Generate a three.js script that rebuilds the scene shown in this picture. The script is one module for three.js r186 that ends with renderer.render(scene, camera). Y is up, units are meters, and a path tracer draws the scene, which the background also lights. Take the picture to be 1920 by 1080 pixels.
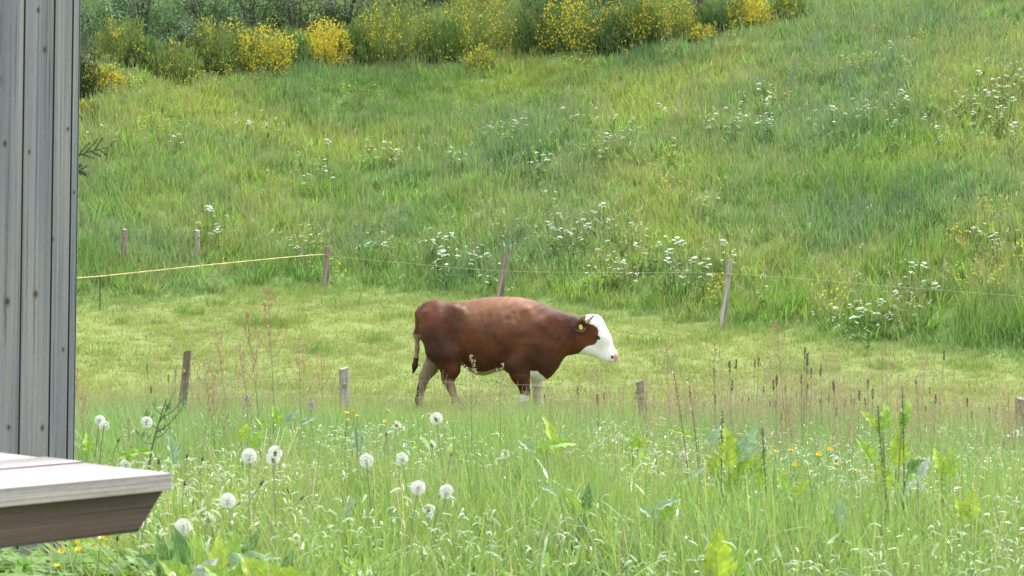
import * as THREE from 'three';
import { mergeGeometries } from 'three/addons/utils/BufferGeometryUtils.js';

// ------------------------------------------------------------------ camera, sky, sun, exposure
const scene = new THREE.Scene();
const EYE = 1.1, FPX = 3613;                       // eye height above the near ground; focal length in pixels of a 1080-line frame
const camera = new THREE.PerspectiveCamera(2 * Math.atan(540 / FPX) * 180 / Math.PI, 16 / 9, 0.1, 2000);
camera.position.set(0, EYE, 0);
camera.rotation.order = 'YXZ';
camera.rotation.set(-40 / FPX, 0, 0.0165);
camera.focus = 15; camera.userData.fStop = 15;
camera.updateMatrixWorld(true);

{ // bright thin overcast: one smooth sky, a little brighter towards the zenith and the veiled sun
  const W = 128, H = 64, d = new Float32Array(W * H * 4), s = new THREE.Vector3(0.5, 1.25, -0.5).normalize();
  for (let r = 0; r < H; r++) for (let c = 0; c < W; c++) {
    const up = ((r + 0.5) / H - 0.5) * Math.PI, az = ((c + 0.5) / W - 0.5) * 2 * Math.PI;
    const y = Math.sin(up), x = Math.cos(up) * Math.cos(az), z = Math.cos(up) * Math.sin(az);
    const k = y < 0 ? 0.45 : 0.72 + 0.28 * Math.sqrt(y) + 0.45 * Math.pow(Math.max(0, x * s.x + y * s.y + z * s.z), 6);
    const o = (r * W + c) * 4; d[o] = 0.90 * k; d[o + 1] = 0.97 * k; d[o + 2] = 1.06 * k; d[o + 3] = 1;
  }
  const sky = new THREE.DataTexture(d, W, H, THREE.RGBAFormat, THREE.FloatType);
  sky.mapping = THREE.EquirectangularReflectionMapping; sky.magFilter = THREE.LinearFilter; sky.needsUpdate = true;
  scene.background = sky; scene.environment = sky;
  scene.backgroundIntensity = 0.9; scene.environmentIntensity = 0.9;
}
const sun = new THREE.DirectionalLight(new THREE.Color(1, 0.96, 0.88), 3.0);
sun.name = 'sun'; sun.position.set(26, 62, -50); sun.target.position.set(1, 0, -25);
sun.castShadow = true; sun.shadow.radius = 14; sun.shadow.mapSize.set(2048, 2048);
Object.assign(sun.shadow.camera, { left: -25, right: 25, top: 32, bottom: -32, near: 1, far: 160 });
scene.add(sun, sun.target);
const renderer = new THREE.WebGLRenderer({ antialias: true });
renderer.toneMapping = THREE.LinearToneMapping;
renderer.toneMappingExposure = 2.2;
renderer.shadowMap.enabled = true;

// ------------------------------------------------------------------ helpers
const rngOf = (a) => () => { a |= 0; a = a + 0x6D2B79F5 | 0; let t = Math.imul(a ^ a >>> 15, 1 | a); t = t + Math.imul(t ^ t >>> 7, 61 | t) ^ t; return ((t ^ t >>> 14) >>> 0) / 4294967296; };
const V = (x, y, z) => new THREE.Vector3(x, y, z);
const clamp = THREE.MathUtils.clamp, lerp = THREE.MathUtils.lerp, sstep = THREE.MathUtils.smoothstep;
const hash2 = (x, y) => { let h = Math.imul(x, 374761393) + Math.imul(y, 668265263) | 0; h = Math.imul(h ^ h >>> 13, 1274126177); return ((h ^ h >>> 16) >>> 0) / 4294967296; };
function noise(x, y) {
  const ix = Math.floor(x), iy = Math.floor(y), fx = x - ix, fy = y - iy, u = fx * fx * (3 - 2 * fx), v = fy * fy * (3 - 2 * fy);
  return lerp(lerp(hash2(ix, iy), hash2(ix + 1, iy), u), lerp(hash2(ix, iy + 1), hash2(ix + 1, iy + 1), u), v);
}
const fbm = (x, y, n = 4) => { let s = 0, a = 0.5, t = 0; for (let i = 0; i < n; i++) { s += a * noise(x, y); t += a; x = x * 2.03 + 17.1; y = y * 2.03 + 5.7; a *= 0.5; } return s / t; };
function table(pts) { // smooth interpolation through points
  return (x) => {
    if (x <= pts[0][0]) return pts[0][1];
    for (let i = 1; i < pts.length; i++) if (x < pts[i][0]) {
      const [x0, y0] = pts[i - 1], [x1, y1] = pts[i], h = x1 - x0, s = (y1 - y0) / h;
      const sl = (a, b) => a && b ? ((b[1] - a[1]) / (b[0] - a[0])) : s;
      const m0 = i > 1 ? (sl(pts[i - 2], pts[i - 1]) + s) / 2 : s, m1 = i < pts.length - 1 ? (sl(pts[i], pts[i + 1]) + s) / 2 : s;
      const t = (x - x0) / h, t2 = t * t, t3 = t2 * t;
      return (2 * t3 - 3 * t2 + 1) * y0 + (t3 - 2 * t2 + t) * h * m0 + (3 * t2 - 2 * t3) * y1 + (t3 - t2) * h * m1;
    }
    return pts[pts.length - 1][1];
  };
}
// terrain: a near terrace, a shallow grazed hollow, then a steep flowery slope
const gNear = table([[-60, -0.3], [0, 0.0], [3, 0.03], [4.5, 0.1], [6, 0.08], [7, 0.02], [12, -0.22], [18, -0.5], [22, -0.62], [24, -0.55]]);
const edgeAt = table([[-16, 29], [-8, 30], [-3.3, 33], [0, 32], [3, 30.3], [7.2, 27.7], [12, 26], [20, 25.6]]);
const edgeUp = table([[-16, 0.2], [-8, 0.3], [-3.3, 0.69], [0, 0.55], [3, 0.26], [7.2, -0.05], [12, -0.2], [20, -0.25]]);
function ground(X, D) {
  let g;
  if (D <= 24) g = gNear(D) + (fbm(X * 0.5, D * 0.5, 3) - 0.5) * 0.1;
  else {
    const B = edgeAt(X), G = edgeUp(X);
    if (D < B) { const t = (D - 24) / (B - 24); g = lerp(-0.55, G, Math.pow(t, 1.25)); }
    else { const u = D - B; g = G + 0.45 * (u < 30 ? u : 30 + 60 * (1 - Math.exp(-(u - 30) / 60))); }
    const r = sstep(D, B, B + 4);
    g += (fbm(X * 0.5, D * 0.5, 3) - 0.5) * (0.1 + 0.25 * r);
  }
  return g;
}
const onGround = (X, D) => V(X, ground(X, D), -D);
function ray(px, py) { return V((px - 960) / FPX, (540 - py) / FPX, -1).applyQuaternion(camera.quaternion); }
const at = (px, py, D) => { const r = ray(px, py); return camera.position.clone().addScaledVector(r, D / -r.z); };
function hit(px, py, up = 0) { // where the sight line meets the ground, raised by up
  const r = ray(px, py);
  for (let D = 6; D < 90; D += 0.1) { const k = D / -r.z, X = r.x * k, y = EYE + r.y * k; if (y <= ground(X, D) + up) return V(X, ground(X, D), -D); }
  return V(r.x * 60 / -r.z, ground(r.x * 60, 60), -60);
}
const names = new Map();
function numbered(n) { const k = names.get(n) ?? 0; names.set(n, k + 1); return k ? n + '_' + String(k).padStart(3, '0') : n; }
function tag(o, label, category, group) { o.userData = { label, category }; if (group) o.userData.group = group; return o; }
function thing(name, label, category, p, group) { const o = new THREE.Group(); o.name = numbered(name); if (p) o.position.copy(p); scene.add(o); return tag(o, label, category, group); }
function part(name, g, m, parent, label) { const o = new THREE.Mesh(g, m); o.name = name; o.castShadow = o.receiveShadow = true; if (label) o.userData.label = label; (parent ?? scene).add(o); return o; }
const UPV = V(0, 1, 0);
function stand(o, base, top, turn = 0) { // unit-height geometry set from base to top
  const d = top.clone().sub(base), L = d.length();
  o.position.copy(base); o.quaternion.setFromUnitVectors(UPV, d.normalize()); o.rotateY(turn); o.scale.setScalar(L); return o;
}
class MB { // mesh builder: positions, normals, colours
  constructor() { this.p = []; this.n = []; this.c = []; this.i = []; }
  v(p, n, c) { this.p.push(p.x, p.y, p.z); this.n.push(n.x, n.y, n.z); this.c.push(c[0], c[1], c[2]); return this.p.length / 3 - 1; }
  f(a, b, c) { this.i.push(a, b, c); }
  strip(pts, side, w, c0, c1) { // ribbon along pts; w(t) half width; ends in a point
    const N = pts.length, nrm = V(), d = V(); let pa = -1, pb = -1;
    for (let k = 0; k < N; k++) {
      const t = k / (N - 1), a = pts[Math.max(0, k - 1)], b = pts[Math.min(N - 1, k + 1)];
      d.subVectors(b, a); nrm.crossVectors(side, d).normalize();
      const hw = w(t), col = [lerp(c0[0], c1[0], t), lerp(c0[1], c1[1], t), lerp(c0[2], c1[2], t)];
      if (k === N - 1) { const q = this.v(pts[k], nrm, col); this.f(pa, pb, q); break; }
      const l = this.v(pts[k].clone().addScaledVector(side, -hw), nrm, col), r = this.v(pts[k].clone().addScaledVector(side, hw), nrm, col);
      if (pa >= 0) { this.f(pa, pb, r); this.f(pa, r, l); }
      pa = l; pb = r;
    }
  }
  quad(c, u, w, col) { // diamond leaf: centre, half-length vector, half-width vector
    const n = V().crossVectors(w, u).normalize();
    const a = this.v(c.clone().sub(u), n, col), b = this.v(c.clone().add(w), n, col), d = this.v(c.clone().add(u), n, col), e = this.v(c.clone().sub(w), n, col);
    this.f(a, b, d); this.f(a, d, e);
  }
  tube(pts, rad, col, sides = 5) {
    const N = pts.length, d = V(), s = V(), q = V(); let prev = null;
    for (let k = 0; k < N; k++) {
      d.subVectors(pts[Math.min(N - 1, k + 1)], pts[Math.max(0, k - 1)]).normalize();
      s.crossVectors(d, Math.abs(d.x) > 0.9 ? UPV : V(1, 0, 0)).normalize(); q.crossVectors(d, s);
      const ring = [], r = rad(k / (N - 1));
      for (let j = 0; j < sides; j++) { const a = j / sides * 2 * Math.PI, n = V().addScaledVector(s, Math.cos(a)).addScaledVector(q, Math.sin(a)); ring.push(this.v(pts[k].clone().addScaledVector(n, r), n, col)); }
      if (prev) for (let j = 0; j < sides; j++) { const b = (j + 1) % sides; this.f(prev[j], ring[b], ring[j]); this.f(prev[j], prev[b], ring[b]); }
      prev = ring;
    }
  }
  geo() {
    const g = new THREE.BufferGeometry();
    g.setAttribute('position', new THREE.Float32BufferAttribute(this.p, 3)); g.setAttribute('normal', new THREE.Float32BufferAttribute(this.n, 3));
    g.setAttribute('color', new THREE.Float32BufferAttribute(this.c, 3)); g.setIndex(this.i); return g;
  }
}
const curve = (pts, n) => new THREE.CatmullRomCurve3(pts).getPoints(n);
const jit = (c, r, a) => { const k = 1 + (r() - 0.5) * a, h = (r() - 0.5) * a * 0.4; return [c[0] * k * (1 + h), c[1] * k, c[2] * k * (1 - h)]; };

// ------------------------------------------------------------------ materials
const leafMat = (name, o) => new THREE.MeshPhysicalMaterial({ name, vertexColors: true, side: THREE.DoubleSide, roughness: 1, transmission: 0.5, thickness: 0, specularIntensity: 0.35, ...o });
const M = {
  grass: leafMat('grass blades', { clearcoat: 0.12, clearcoatRoughness: 0.25 }),
  glossy: leafMat('glossy arching blades', { clearcoat: 0.9, clearcoatRoughness: 0.22, roughness: 0.9, specularIntensity: 0.8 }),
  shortGrass: leafMat('grazed turf', {}),
  slopeGrass: leafMat('slope grass', {}),
  leaf: leafMat('broad leaf', { transmission: 0.45, clearcoat: 0.45, clearcoatRoughness: 0.3 }),
  bushLeaf: leafMat('bush leaves', { transmission: 0.4 }),
  petal: leafMat('petals', { transmission: 0.35 }),
  fluff: leafMat('seed fluff', { transmission: 0.5, roughness: 1 }),
  stem: new THREE.MeshStandardMaterial({ name: 'stems', vertexColors: true, roughness: 0.7 }),
};
function woodTexture(seed, W, H, base, knots, streak = 1) { // grain along v, knots as [u, v, radius]
  const d = new Uint8Array(W * H * 4), b = new Uint8Array(W * H * 4);
  for (let y = 0; y < H; y++) for (let x = 0; x < W; x++) {
    const u = x / W, v = y / H; let du = 0, dark = 0, ring = 0;
    for (const [ku, kv, kr] of knots) {
      const ex = (u - ku) * W, ey = (v - kv) * H * (H / W) * 0.24, r = Math.hypot(ex, ey) / kr;
      du += (ex > 0 ? 1 : -1) * kr * 0.55 * Math.exp(-Math.pow(ey / kr / 1.9, 2)) * Math.exp(-Math.abs(ex) / kr / 2.2) / W;
      dark = Math.max(dark, 1 - sstep(r, 0.55, 1.05)); ring = Math.max(ring, Math.exp(-Math.pow((r - 1.15) / 0.3, 2)));
    }
    const uu = u - du, g1 = fbm(uu * 26 + seed, v * 3.2 + seed, 3), g2 = noise(uu * 90 + seed, v * 14), g3 = fbm(u * 2.2 + seed * 3, v * 2.4, 3), g4 = noise(u * 40 + 9, v * 160 + seed);
    let k = 1 + streak * ((g1 - 0.5) * 0.34 + (g2 - 0.5) * 0.16 + (g3 - 0.5) * 0.42 + (g4 - 0.5) * 0.08);
    k *= 1 - 0.5 * dark - 0.12 * ring * (1 - dark);
    const crack = g1 < 0.22 ? 0.72 : 1; k *= crack;
    const o = (y * W + x) * 4, warm = dark * 0.25 + (g3 - 0.5) * 0.1;
    d[o] = clamp(base[0] * k * (1 + warm), 0, 255); d[o + 1] = clamp(base[1] * k, 0, 255); d[o + 2] = clamp(base[2] * k * (1 - warm), 0, 255); d[o + 3] = 255;
    const h = clamp(128 + (g1 - 0.5) * 120 + (g2 - 0.5) * 60 - dark * 60 + ring * 50 - (crack < 1 ? 50 : 0), 0, 255); b[o] = b[o + 1] = b[o + 2] = h; b[o + 3] = 255;
  }
  const mk = (a, srgb) => { const t = new THREE.DataTexture(a, W, H); t.wrapS = t.wrapT = THREE.RepeatWrapping; t.magFilter = THREE.LinearFilter; if (srgb) t.colorSpace = THREE.SRGBColorSpace; t.needsUpdate = true; return t; };
  return { map: mk(d, true), bumpMap: mk(b, false) };
}
const woodMat = (name, tex, o) => new THREE.MeshStandardMaterial({ name, ...tex, bumpScale: 0.002, roughness: 0.85, ...o });

// ------------------------------------------------------------------ ground
{
  const xs = [], ds = [];
  for (let x = -18; x <= 18.01; x += 0.4) xs.push(x);
  for (let k = 1; k <= 16; k++) { const e = 18 + 4 * k + k * k * 1.1; xs.push(e); xs.unshift(-e); }
  for (let d = 0; d <= 60.01; d += 0.4) ds.push(d);
  for (let k = 1; k <= 18; k++) { ds.push(60 + 3 * k + k * k * 1.4); if (k < 13) ds.unshift(-2 * k - k * k); }
  const p = [], c = [], ix = [], n = xs.length;
  for (const D of ds) for (const X of xs) {
    p.push(X, ground(X, D), -D);
    const e = edgeAt(clamp(X, -16, 20)), t = fbm(X * 0.8, D * 0.8, 4), past = D > 18 && D < e ? 1 : 0;
    const a = past ? [0.16, 0.2, 0.05] : [0.16, 0.23, 0.065], k = 0.75 + 0.5 * t; c.push(a[0] * k, a[1] * k, a[2] * k);  // ground off the pasture lightened, standing in for haze on the slope
  }
  for (let j = 0; j + 1 < ds.length; j++) for (let i = 0; i + 1 < n; i++) { const a = j * n + i; ix.push(a, a + 1, a + n + 1, a, a + n + 1, a + n); }
  const g = new THREE.BufferGeometry();
  g.setAttribute('position', new THREE.Float32BufferAttribute(p, 3)); g.setAttribute('color', new THREE.Float32BufferAttribute(c, 3)); g.setIndex(ix); g.computeVertexNormals();
  const m = part('ground', g, new THREE.MeshStandardMaterial({ name: 'turf and thatch', vertexColors: true, roughness: 1 }));
  m.userData = { kind: 'structure', label: 'green meadow ground rising into a steep slope' };
}

// ------------------------------------------------------------------ weathered plank wall at the left edge
{
  const D0 = 7, top = at(150, -160, D0), bot = at(136, 1100, D0), y0 = onGround(bot.x, D0).y - 0.16, H = 2.86, T = 0.022;
  const t = thing('plank_wall', 'grey weathered wall of upright wooden planks at the left edge', 'wooden wall', V(bot.x - 0.001, y0, -D0));
  const r = rngOf(5), seams = [0, 0.026, 0.092, 0.2, 0.318, 0.43, 0.545, 0.655, 0.77];
  const knots = [[[0.5, 0.5, 5]], [[0.7, 0.14, 9], [0.7, 0.235, 8], [0.3, 0.42, 6], [0.6, 0.9, 13], [0.35, 0.7, 6], [0.8, 0.56, 7]], [[0.6, 0.18, 11], [0.75, 0.11, 9], [0.55, 0.27, 7], [0.3, 0.32, 8], [0.5, 0.63, 10], [0.8, 0.45, 6], [0.2, 0.8, 8]], [[0.8, 0.36, 13], [0.55, 0.44, 8], [0.7, 0.07, 8], [0.4, 0.64, 10], [0.3, 0.8, 7]]];
  const mats = knots.map((k, i) => woodMat('grey weathered boards', woodTexture(11 + i * 7, 128, 1024, [[138, 135, 140], [134, 131, 136], [131, 128, 134], [129, 126, 132]][i], k, 0.72), { bumpScale: 0.002 }));
  for (let i = 0; i + 1 < seams.length; i++) {
    const w = seams[i + 1] - seams[i] - 0.0065, s = new THREE.Shape(), th = i ? T : T + 0.004, b = 0.0025;
    s.moveTo(-w / 2, 0); s.lineTo(w / 2, 0); s.lineTo(w / 2, th - b); s.lineTo(w / 2 - b, th); s.lineTo(-w / 2 + b, th); s.lineTo(-w / 2, th - b); s.closePath();
    const g = new THREE.ExtrudeGeometry(s, { depth: H, bevelEnabled: false, steps: 1 });   // extruded along z, turned upright below
    g.rotateX(-Math.PI / 2);
    const P = g.attributes.position, uv = g.attributes.uv, off = r();
    for (let k = 0; k < P.count; k++) uv.setXY(k, P.getX(k) / Math.max(w, 0.1) + 0.5, 1 - (P.getY(k) - 0.05) / H + (i > 3 ? off : 0));
    g.rotateY(Math.PI);   // the bevelled face looks at the camera
    for (let k = 0; k < P.count; k++) P.setXYZ(k, P.getX(k), P.getY(k), P.getZ(k));
    const o = part('plank', g, mats[Math.min(i, 3)], t);
    o.position.set(-(seams[i] + seams[i + 1]) / 2, 0, -0.0 + (i ? 0 : 0.001)); o.rotation.y = Math.PI;
    o.position.z = 0;
    o.rotation.y = 0; o.scale.z = -1;
  }
  // dark backing added to block daylight in the seams, and frame behind the planks
  { const g = new THREE.BoxGeometry(0.77, H - 0.02, 0.006); const o = part('shade_backing', g, new THREE.MeshStandardMaterial({ name: 'dark backing sheet', color: 0x1c1a1a, roughness: 0.95 }), t); o.position.set(-0.386, H / 2, -0.0045); }
  const fm = woodMat('frame timber', { map: mats[0].map }, { color: 0x555555 });
  for (const y of [0.3, 1.4, 2.5]) { const g = new THREE.BoxGeometry(0.72, 0.07, 0.045); const o = part('rail', g, fm, t); o.position.set(-0.4, y, -0.032); }
  for (const x of [-0.06, -0.7]) { const g = new THREE.BoxGeometry(0.07, H - 0.05, 0.05); const o = part('post', g, fm, t); o.position.set(x, H / 2 - 0.02, -0.083); }
  t.rotation.y = 0.03;
}

// ------------------------------------------------------------------ wooden table, bottom left
{
  const D0 = 3.3, C = at(325, 887, D0), u = V(-Math.sin(0.70), 0, Math.cos(0.70)), w = V(-Math.cos(0.70), 0, -Math.sin(0.70)); // u along the planks, w across them
  const t = thing('wooden_table', 'pale weathered wooden table with thick edge in front of the plank wall', 'table', V(C.x, ground(C.x, D0) - 0.02, C.z));
  const H = C.y - t.position.y, TH = 0.029, frame = new THREE.Matrix4().makeBasis(u, UPV, w), q = new THREE.Quaternion().setFromRotationMatrix(new THREE.Matrix4().makeBasis(u, UPV, V().crossVectors(u, UPV)));
  const inner = new THREE.Group(); const sgn = V().crossVectors(u, UPV).dot(w) > 0 ? 1 : -1;
  const place = (o, a, y, b) => { o.quaternion.copy(q); o.position.copy(u.clone().multiplyScalar(a).addScaledVector(w, b)).setY(y); };
  const L = 1.9, PW = 0.116, gap = 0.009;
  const pale = [0, 1, 2].map((k) => woodMat('pale table planks', woodTexture(40 + k * 5, 128, 1024, [158 - 9 * k, 148 - 9 * k, 147 - 9 * k], [[0.4, 0.3 + k * 0.2, 9], [0.7, 0.75, 7]], 1.15), { bumpScale: 0.0015 }));
  const dark = woodMat('brown beam', woodTexture(71, 128, 1024, [96, 78, 70], [[0.55, 0.34, 16], [0.4, 0.8, 12]], 1.0), { bumpScale: 0.002 });
  const bevelBox = (lx, ly, lz, b = 0.004) => {
    const s = new THREE.Shape(); s.moveTo(-ly / 2 + b, -lz / 2 + b); s.lineTo(ly / 2 - b, -lz / 2 + b); s.lineTo(ly / 2 - b, lz / 2 - b); s.lineTo(-ly / 2 + b, lz / 2 - b); s.closePath();
    const g = new THREE.ExtrudeGeometry(s, { depth: lx - 2 * b, bevelEnabled: true, bevelThickness: b, bevelSize: b, bevelSegments: 2 });
    g.translate(0, 0, -lx / 2 + b); g.rotateY(Math.PI / 2); g.rotateX(Math.PI / 2);
    const P = g.attributes.position, N = g.attributes.normal, uv = g.attributes.uv;
    for (let k = 0; k < P.count; k++) uv.setXY(k, (Math.abs(N.getY(k)) > 0.5 ? P.getZ(k) : P.getY(k)) / 0.12 + 0.5, P.getX(k) / 1.9 + 0.5);
    return g;
  };
  const pg = bevelBox(L, TH, PW);
  for (let k = 0; k < 6; k++) { const o = part('plank', pg, pale[k % 3], t); place(o, L / 2 - (k ? 0.004 * (k % 3) : 0), H - TH / 2 - (k % 2) * 0.0015, (PW + gap) * k + PW / 2); }
  { // beam under the near edge with a slanted end
    const bh = 0.062, s = new THREE.Shape(); s.moveTo(0.008, 0); s.lineTo(0.06, -bh); s.lineTo(L - 0.07, -bh); s.lineTo(L - 0.012, 0); s.closePath();
    for (const b of [0.022, 0.68]) {
      const g = new THREE.ExtrudeGeometry(s, { depth: 0.042, bevelEnabled: true, bevelThickness: 0.003, bevelSize: 0.003, bevelSegments: 2 }); 
      const P = g.attributes.position, uv = g.attributes.uv; for (let k = 0; k < P.count; k++) uv.setXY(k, P.getY(k) / 0.12 + 0.9, P.getX(k) / 1.9);
      const o = part('beam', g, dark, t); place(o, 0, H - TH - 0.004, b); if (sgn < 0) o.position.addScaledVector(w, 0.042);
    }
  }
  const lg = bevelBox(0.09, H - TH - 0.08, 0.09);
  for (const a of [0.5, 1.6]) for (const b of [0.115, 0.6]) { const o = part('leg', lg, dark, t); place(o, a, (H - TH - 0.08) / 2, b); }
}

// ------------------------------------------------------------------ cow: one continuous body from a smooth distance field
{
  const D0 = 22.6, S = at(780, 700, D0), base = V(S.x + 0.03, ground(-0.3, D0) - 0.01, -D0);
  const t = thing('cow', 'brown cow with white face walking right across the grazed pasture', 'cow', base);
  const x0 = -0.16, x1 = 2.46, y0 = -0.03, y1 = 1.44, z0 = -0.46, z1 = 0.46, h = 0.0085, k = 0.022;
  const nx = Math.ceil((x1 - x0) / h), ny = Math.ceil((y1 - y0) / h), nz = Math.ceil((z1 - z0) / h), S3 = new Float32Array(nx * ny * nz);
  const YAW = 0.33, PX = 1.99, cy = Math.cos(YAW), sy = Math.sin(YAW);
  const yaw = (x, y, z) => V(PX + (x - PX) * cy - z * sy, y, (x - PX) * sy + z * cy);
  const add = (bx, f) => { // accumulate exp(-d/k) in a box
    const I = [[bx[0], bx[3], x0, nx], [bx[1], bx[4], y0, ny], [bx[2], bx[5], z0, nz]].map(([a, b, o, n]) => [Math.max(0, Math.floor((a - 0.12 - o) / h)), Math.min(n - 1, Math.ceil((b + 0.12 - o) / h))]);
    for (let i = I[0][0]; i <= I[0][1]; i++) for (let j = I[1][0]; j <= I[1][1]; j++) for (let l = I[2][0]; l <= I[2][1]; l++) {
      const d = f(x0 + i * h, y0 + j * h, z0 + l * h); if (d < 0.14) S3[(i * ny + j) * nz + l] += Math.exp(-Math.max(d, -0.3) / k);
    }
  };
  const cap = (a, ra, b, rb, sz = 1) => { // tapered capsule, optionally flattened across
    const bx = [Math.min(a[0] - ra, b[0] - rb), Math.min(a[1] - ra, b[1] - rb), Math.min(a[2] - ra, b[2] - rb), Math.max(a[0] + ra, b[0] + rb), Math.max(a[1] + ra, b[1] + rb), Math.max(a[2] + ra, b[2] + rb)];
    const d = [b[0] - a[0], b[1] - a[1], (b[2] - a[2])], L = d[0] * d[0] + d[1] * d[1] + d[2] * d[2] || 1e-9;
    add(bx, (x, y, z) => { const px = x - a[0], py = y - a[1], pz = z - a[2], s = clamp((px * d[0] + py * d[1] + pz * d[2]) / L, 0, 1); return Math.hypot(px - d[0] * s, py - d[1] * s, (pz - d[2] * s) / sz) - lerp(ra, rb, s); });
  };
  const chain = (...q) => { for (let i = 0; i + 1 < q.length; i++) cap(q[i].slice(0, 3), q[i][3], q[i + 1].slice(0, 3), q[i + 1][3]); };
  // trunk and neck: top line, underline, half width along the body
  const top = table([[-0.01, 1.12], [0.02, 1.185], [0.06, 1.235], [0.13, 1.292], [0.21, 1.306], [0.29, 1.292], [0.44, 1.292], [0.71, 1.33], [0.97, 1.356], [1.2, 1.343], [1.38, 1.314], [1.52, 1.256], [1.69, 1.19], [1.85, 1.142], [1.95, 1.12], [2.06, 1.1]]);
  const bot = table([[-0.01, 0.98], [0.02, 0.87], [0.06, 0.78], [0.13, 0.68], [0.3, 0.62], [0.46, 0.57], [0.6, 0.465], [0.75, 0.42], [0.9, 0.462], [1.04, 0.505], [1.2, 0.46], [1.34, 0.385], [1.45, 0.368], [1.55, 0.43], [1.62, 0.53], [1.7, 0.635], [1.77, 0.685], [1.85, 0.705], [1.95, 0.71], [2.06, 0.8]]);
  const wid = table([[-0.01, 0.07], [0.02, 0.12], [0.06, 0.17], [0.13, 0.215], [0.3, 0.255], [0.44, 0.275], [0.6, 0.315], [0.8, 0.345], [0.95, 0.345], [1.1, 0.315], [1.25, 0.275], [1.4, 0.245], [1.55, 0.19], [1.7, 0.145], [1.85, 0.12], [1.95, 0.11], [2.06, 0.09]]);
  add([-0.02, 0.3, -0.36, 2.06, 1.38, 0.36], (x, y, z) => {
    const a = top(x), b = bot(x), w = wid(x), c = (a + b) / 2, ry = (a - b) / 2, v = (y - c) / ry;
    const ww = w * (v > 0 ? 1 - 0.18 * v * v : 1 + 0.02 * v);
    const q = Math.pow(Math.pow(Math.abs(v), 2.25) + Math.pow(Math.abs(z) / ww, 2.25), 1 / 2.25);
    return Math.max((q - 1) * Math.min(ry, ww), -0.01 - x, x - 2.04);
  });
  // shoulder and hip masses, hook bones
  for (const s of [1, -1]) { cap([1.36, 1.0, s * 0.13], 0.12, [1.28, 0.74, s * 0.165], 0.118); cap([1.25, 1.19, s * 0.165], 0.05, [1.36, 0.86, s * 0.2], 0.075); cap([0.1, 1.13, s * 0.13], 0.05, [0.2, 0.95, s * 0.15], 0.1); cap([0.5, 1.16, s * 0.2], 0.05, [0.62, 1.0, s * 0.235], 0.06); cap([0.42, 1.19, s * 0.165], 0.06, [0.36, 1.06, s * 0.15], 0.1); }
  chain([0.22, 0.98, 0.11, 0.15], [0.36, 0.68, 0.165, 0.135], [0.385, 0.5, 0.17, 0.1], [0.35, 0.375, 0.165, 0.062], [0.4, 0.26, 0.16, 0.04], [0.452, 0.12, 0.16, 0.038], [0.48, 0.06, 0.16, 0.045], [0.5, 0.02, 0.16, 0.05]);
  chain([0.14, 0.92, 0.11, 0.11], [0.2, 0.72, 0.14, 0.11], [0.34, 0.5, 0.16, 0.08]);
  chain([0.2, 0.98, -0.11, 0.15], [0.22, 0.66, -0.16, 0.125], [0.13, 0.5, -0.16, 0.088], [0.065, 0.39, -0.16, 0.058], [0.03, 0.26, -0.16, 0.04], [0.008, 0.12, -0.16, 0.038], [0.03, 0.06, -0.16, 0.045], [0.05, 0.02, -0.16, 0.05]);
  chain([1.28, 0.78, 0.16, 0.13], [1.15, 0.58, 0.17, 0.125], [1.19, 0.44, 0.17, 0.092], [1.25, 0.31, 0.165, 0.058], [1.253, 0.2, 0.165, 0.038], [1.225, 0.1, 0.165, 0.038], [1.25, 0.05, 0.165, 0.045], [1.265, 0.02, 0.165, 0.05]);
  chain([1.36, 0.75, -0.15, 0.12], [1.36, 0.55, -0.15, 0.1], [1.4, 0.34, -0.145, 0.055], [1.4, 0.2, -0.145, 0.038], [1.41, 0.1, -0.145, 0.038], [1.435, 0.05, -0.145, 0.045], [1.45, 0.02, -0.145, 0.05]);
  // tail with its switch, dewlap fold
  chain([0.07, 1.21, 0, 0.045], [0.0, 1.13, 0.01, 0.034], [-0.022, 0.9, 0.03, 0.024], [-0.018, 0.72, 0.045, 0.02], [-0.028, 0.62, 0.05, 0.022], [-0.045, 0.53, 0.05, 0.03], [-0.062, 0.45, 0.05, 0.016]);
  cap([1.5, 0.47, 0], 0.03, [1.6, 0.56, 0], 0.03);
  // head, turned a little towards us
  const H = (a, ra, b, rb) => cap(yaw(...a).toArray(), ra, yaw(...b).toArray(), rb);
  H([2.05, 1.035, 0.03], 0.098, [2.05, 1.035, -0.03], 0.098); H([2.03, 1.07, 0], 0.085, [2.07, 1.085, 0], 0.062);
  H([2.07, 1.0, 0.025], 0.098, [2.16, 0.87, 0.0], 0.086); H([2.07, 1.0, -0.025], 0.098, [2.16, 0.87, 0.0], 0.086);
  H([2.16, 0.87, 0], 0.082, [2.258, 0.7, 0], 0.066); H([2.27, 0.69, 0.022], 0.056, [2.27, 0.69, -0.022], 0.056); H([2.275, 0.662, 0.022], 0.052, [2.275, 0.662, -0.022], 0.052);
  H([2.235, 0.635, 0], 0.04, [2.2, 0.65, 0], 0.04); H([2.02, 0.775, 0.035], 0.085, [2.2, 0.68, 0.01], 0.05); H([2.02, 0.775, -0.035], 0.085, [2.2, 0.68, -0.01], 0.05);
  H([1.97, 0.95, 0], 0.13, [2.08, 0.85, 0], 0.1);
  for (const s of [1, -1]) { H([2.125, 0.925, s * 0.085], 0.027, [2.165, 0.9, s * 0.075], 0.022); H([2.0, 1.05, s * 0.085], 0.035, [2.01, 1.06, s * 0.12], 0.026); }
  const F = new Float32Array(S3.length); for (let i = 0; i < F.length; i++) F[i] = S3[i] > 0 ? -k * Math.log(S3[i]) : 0.2;
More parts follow.
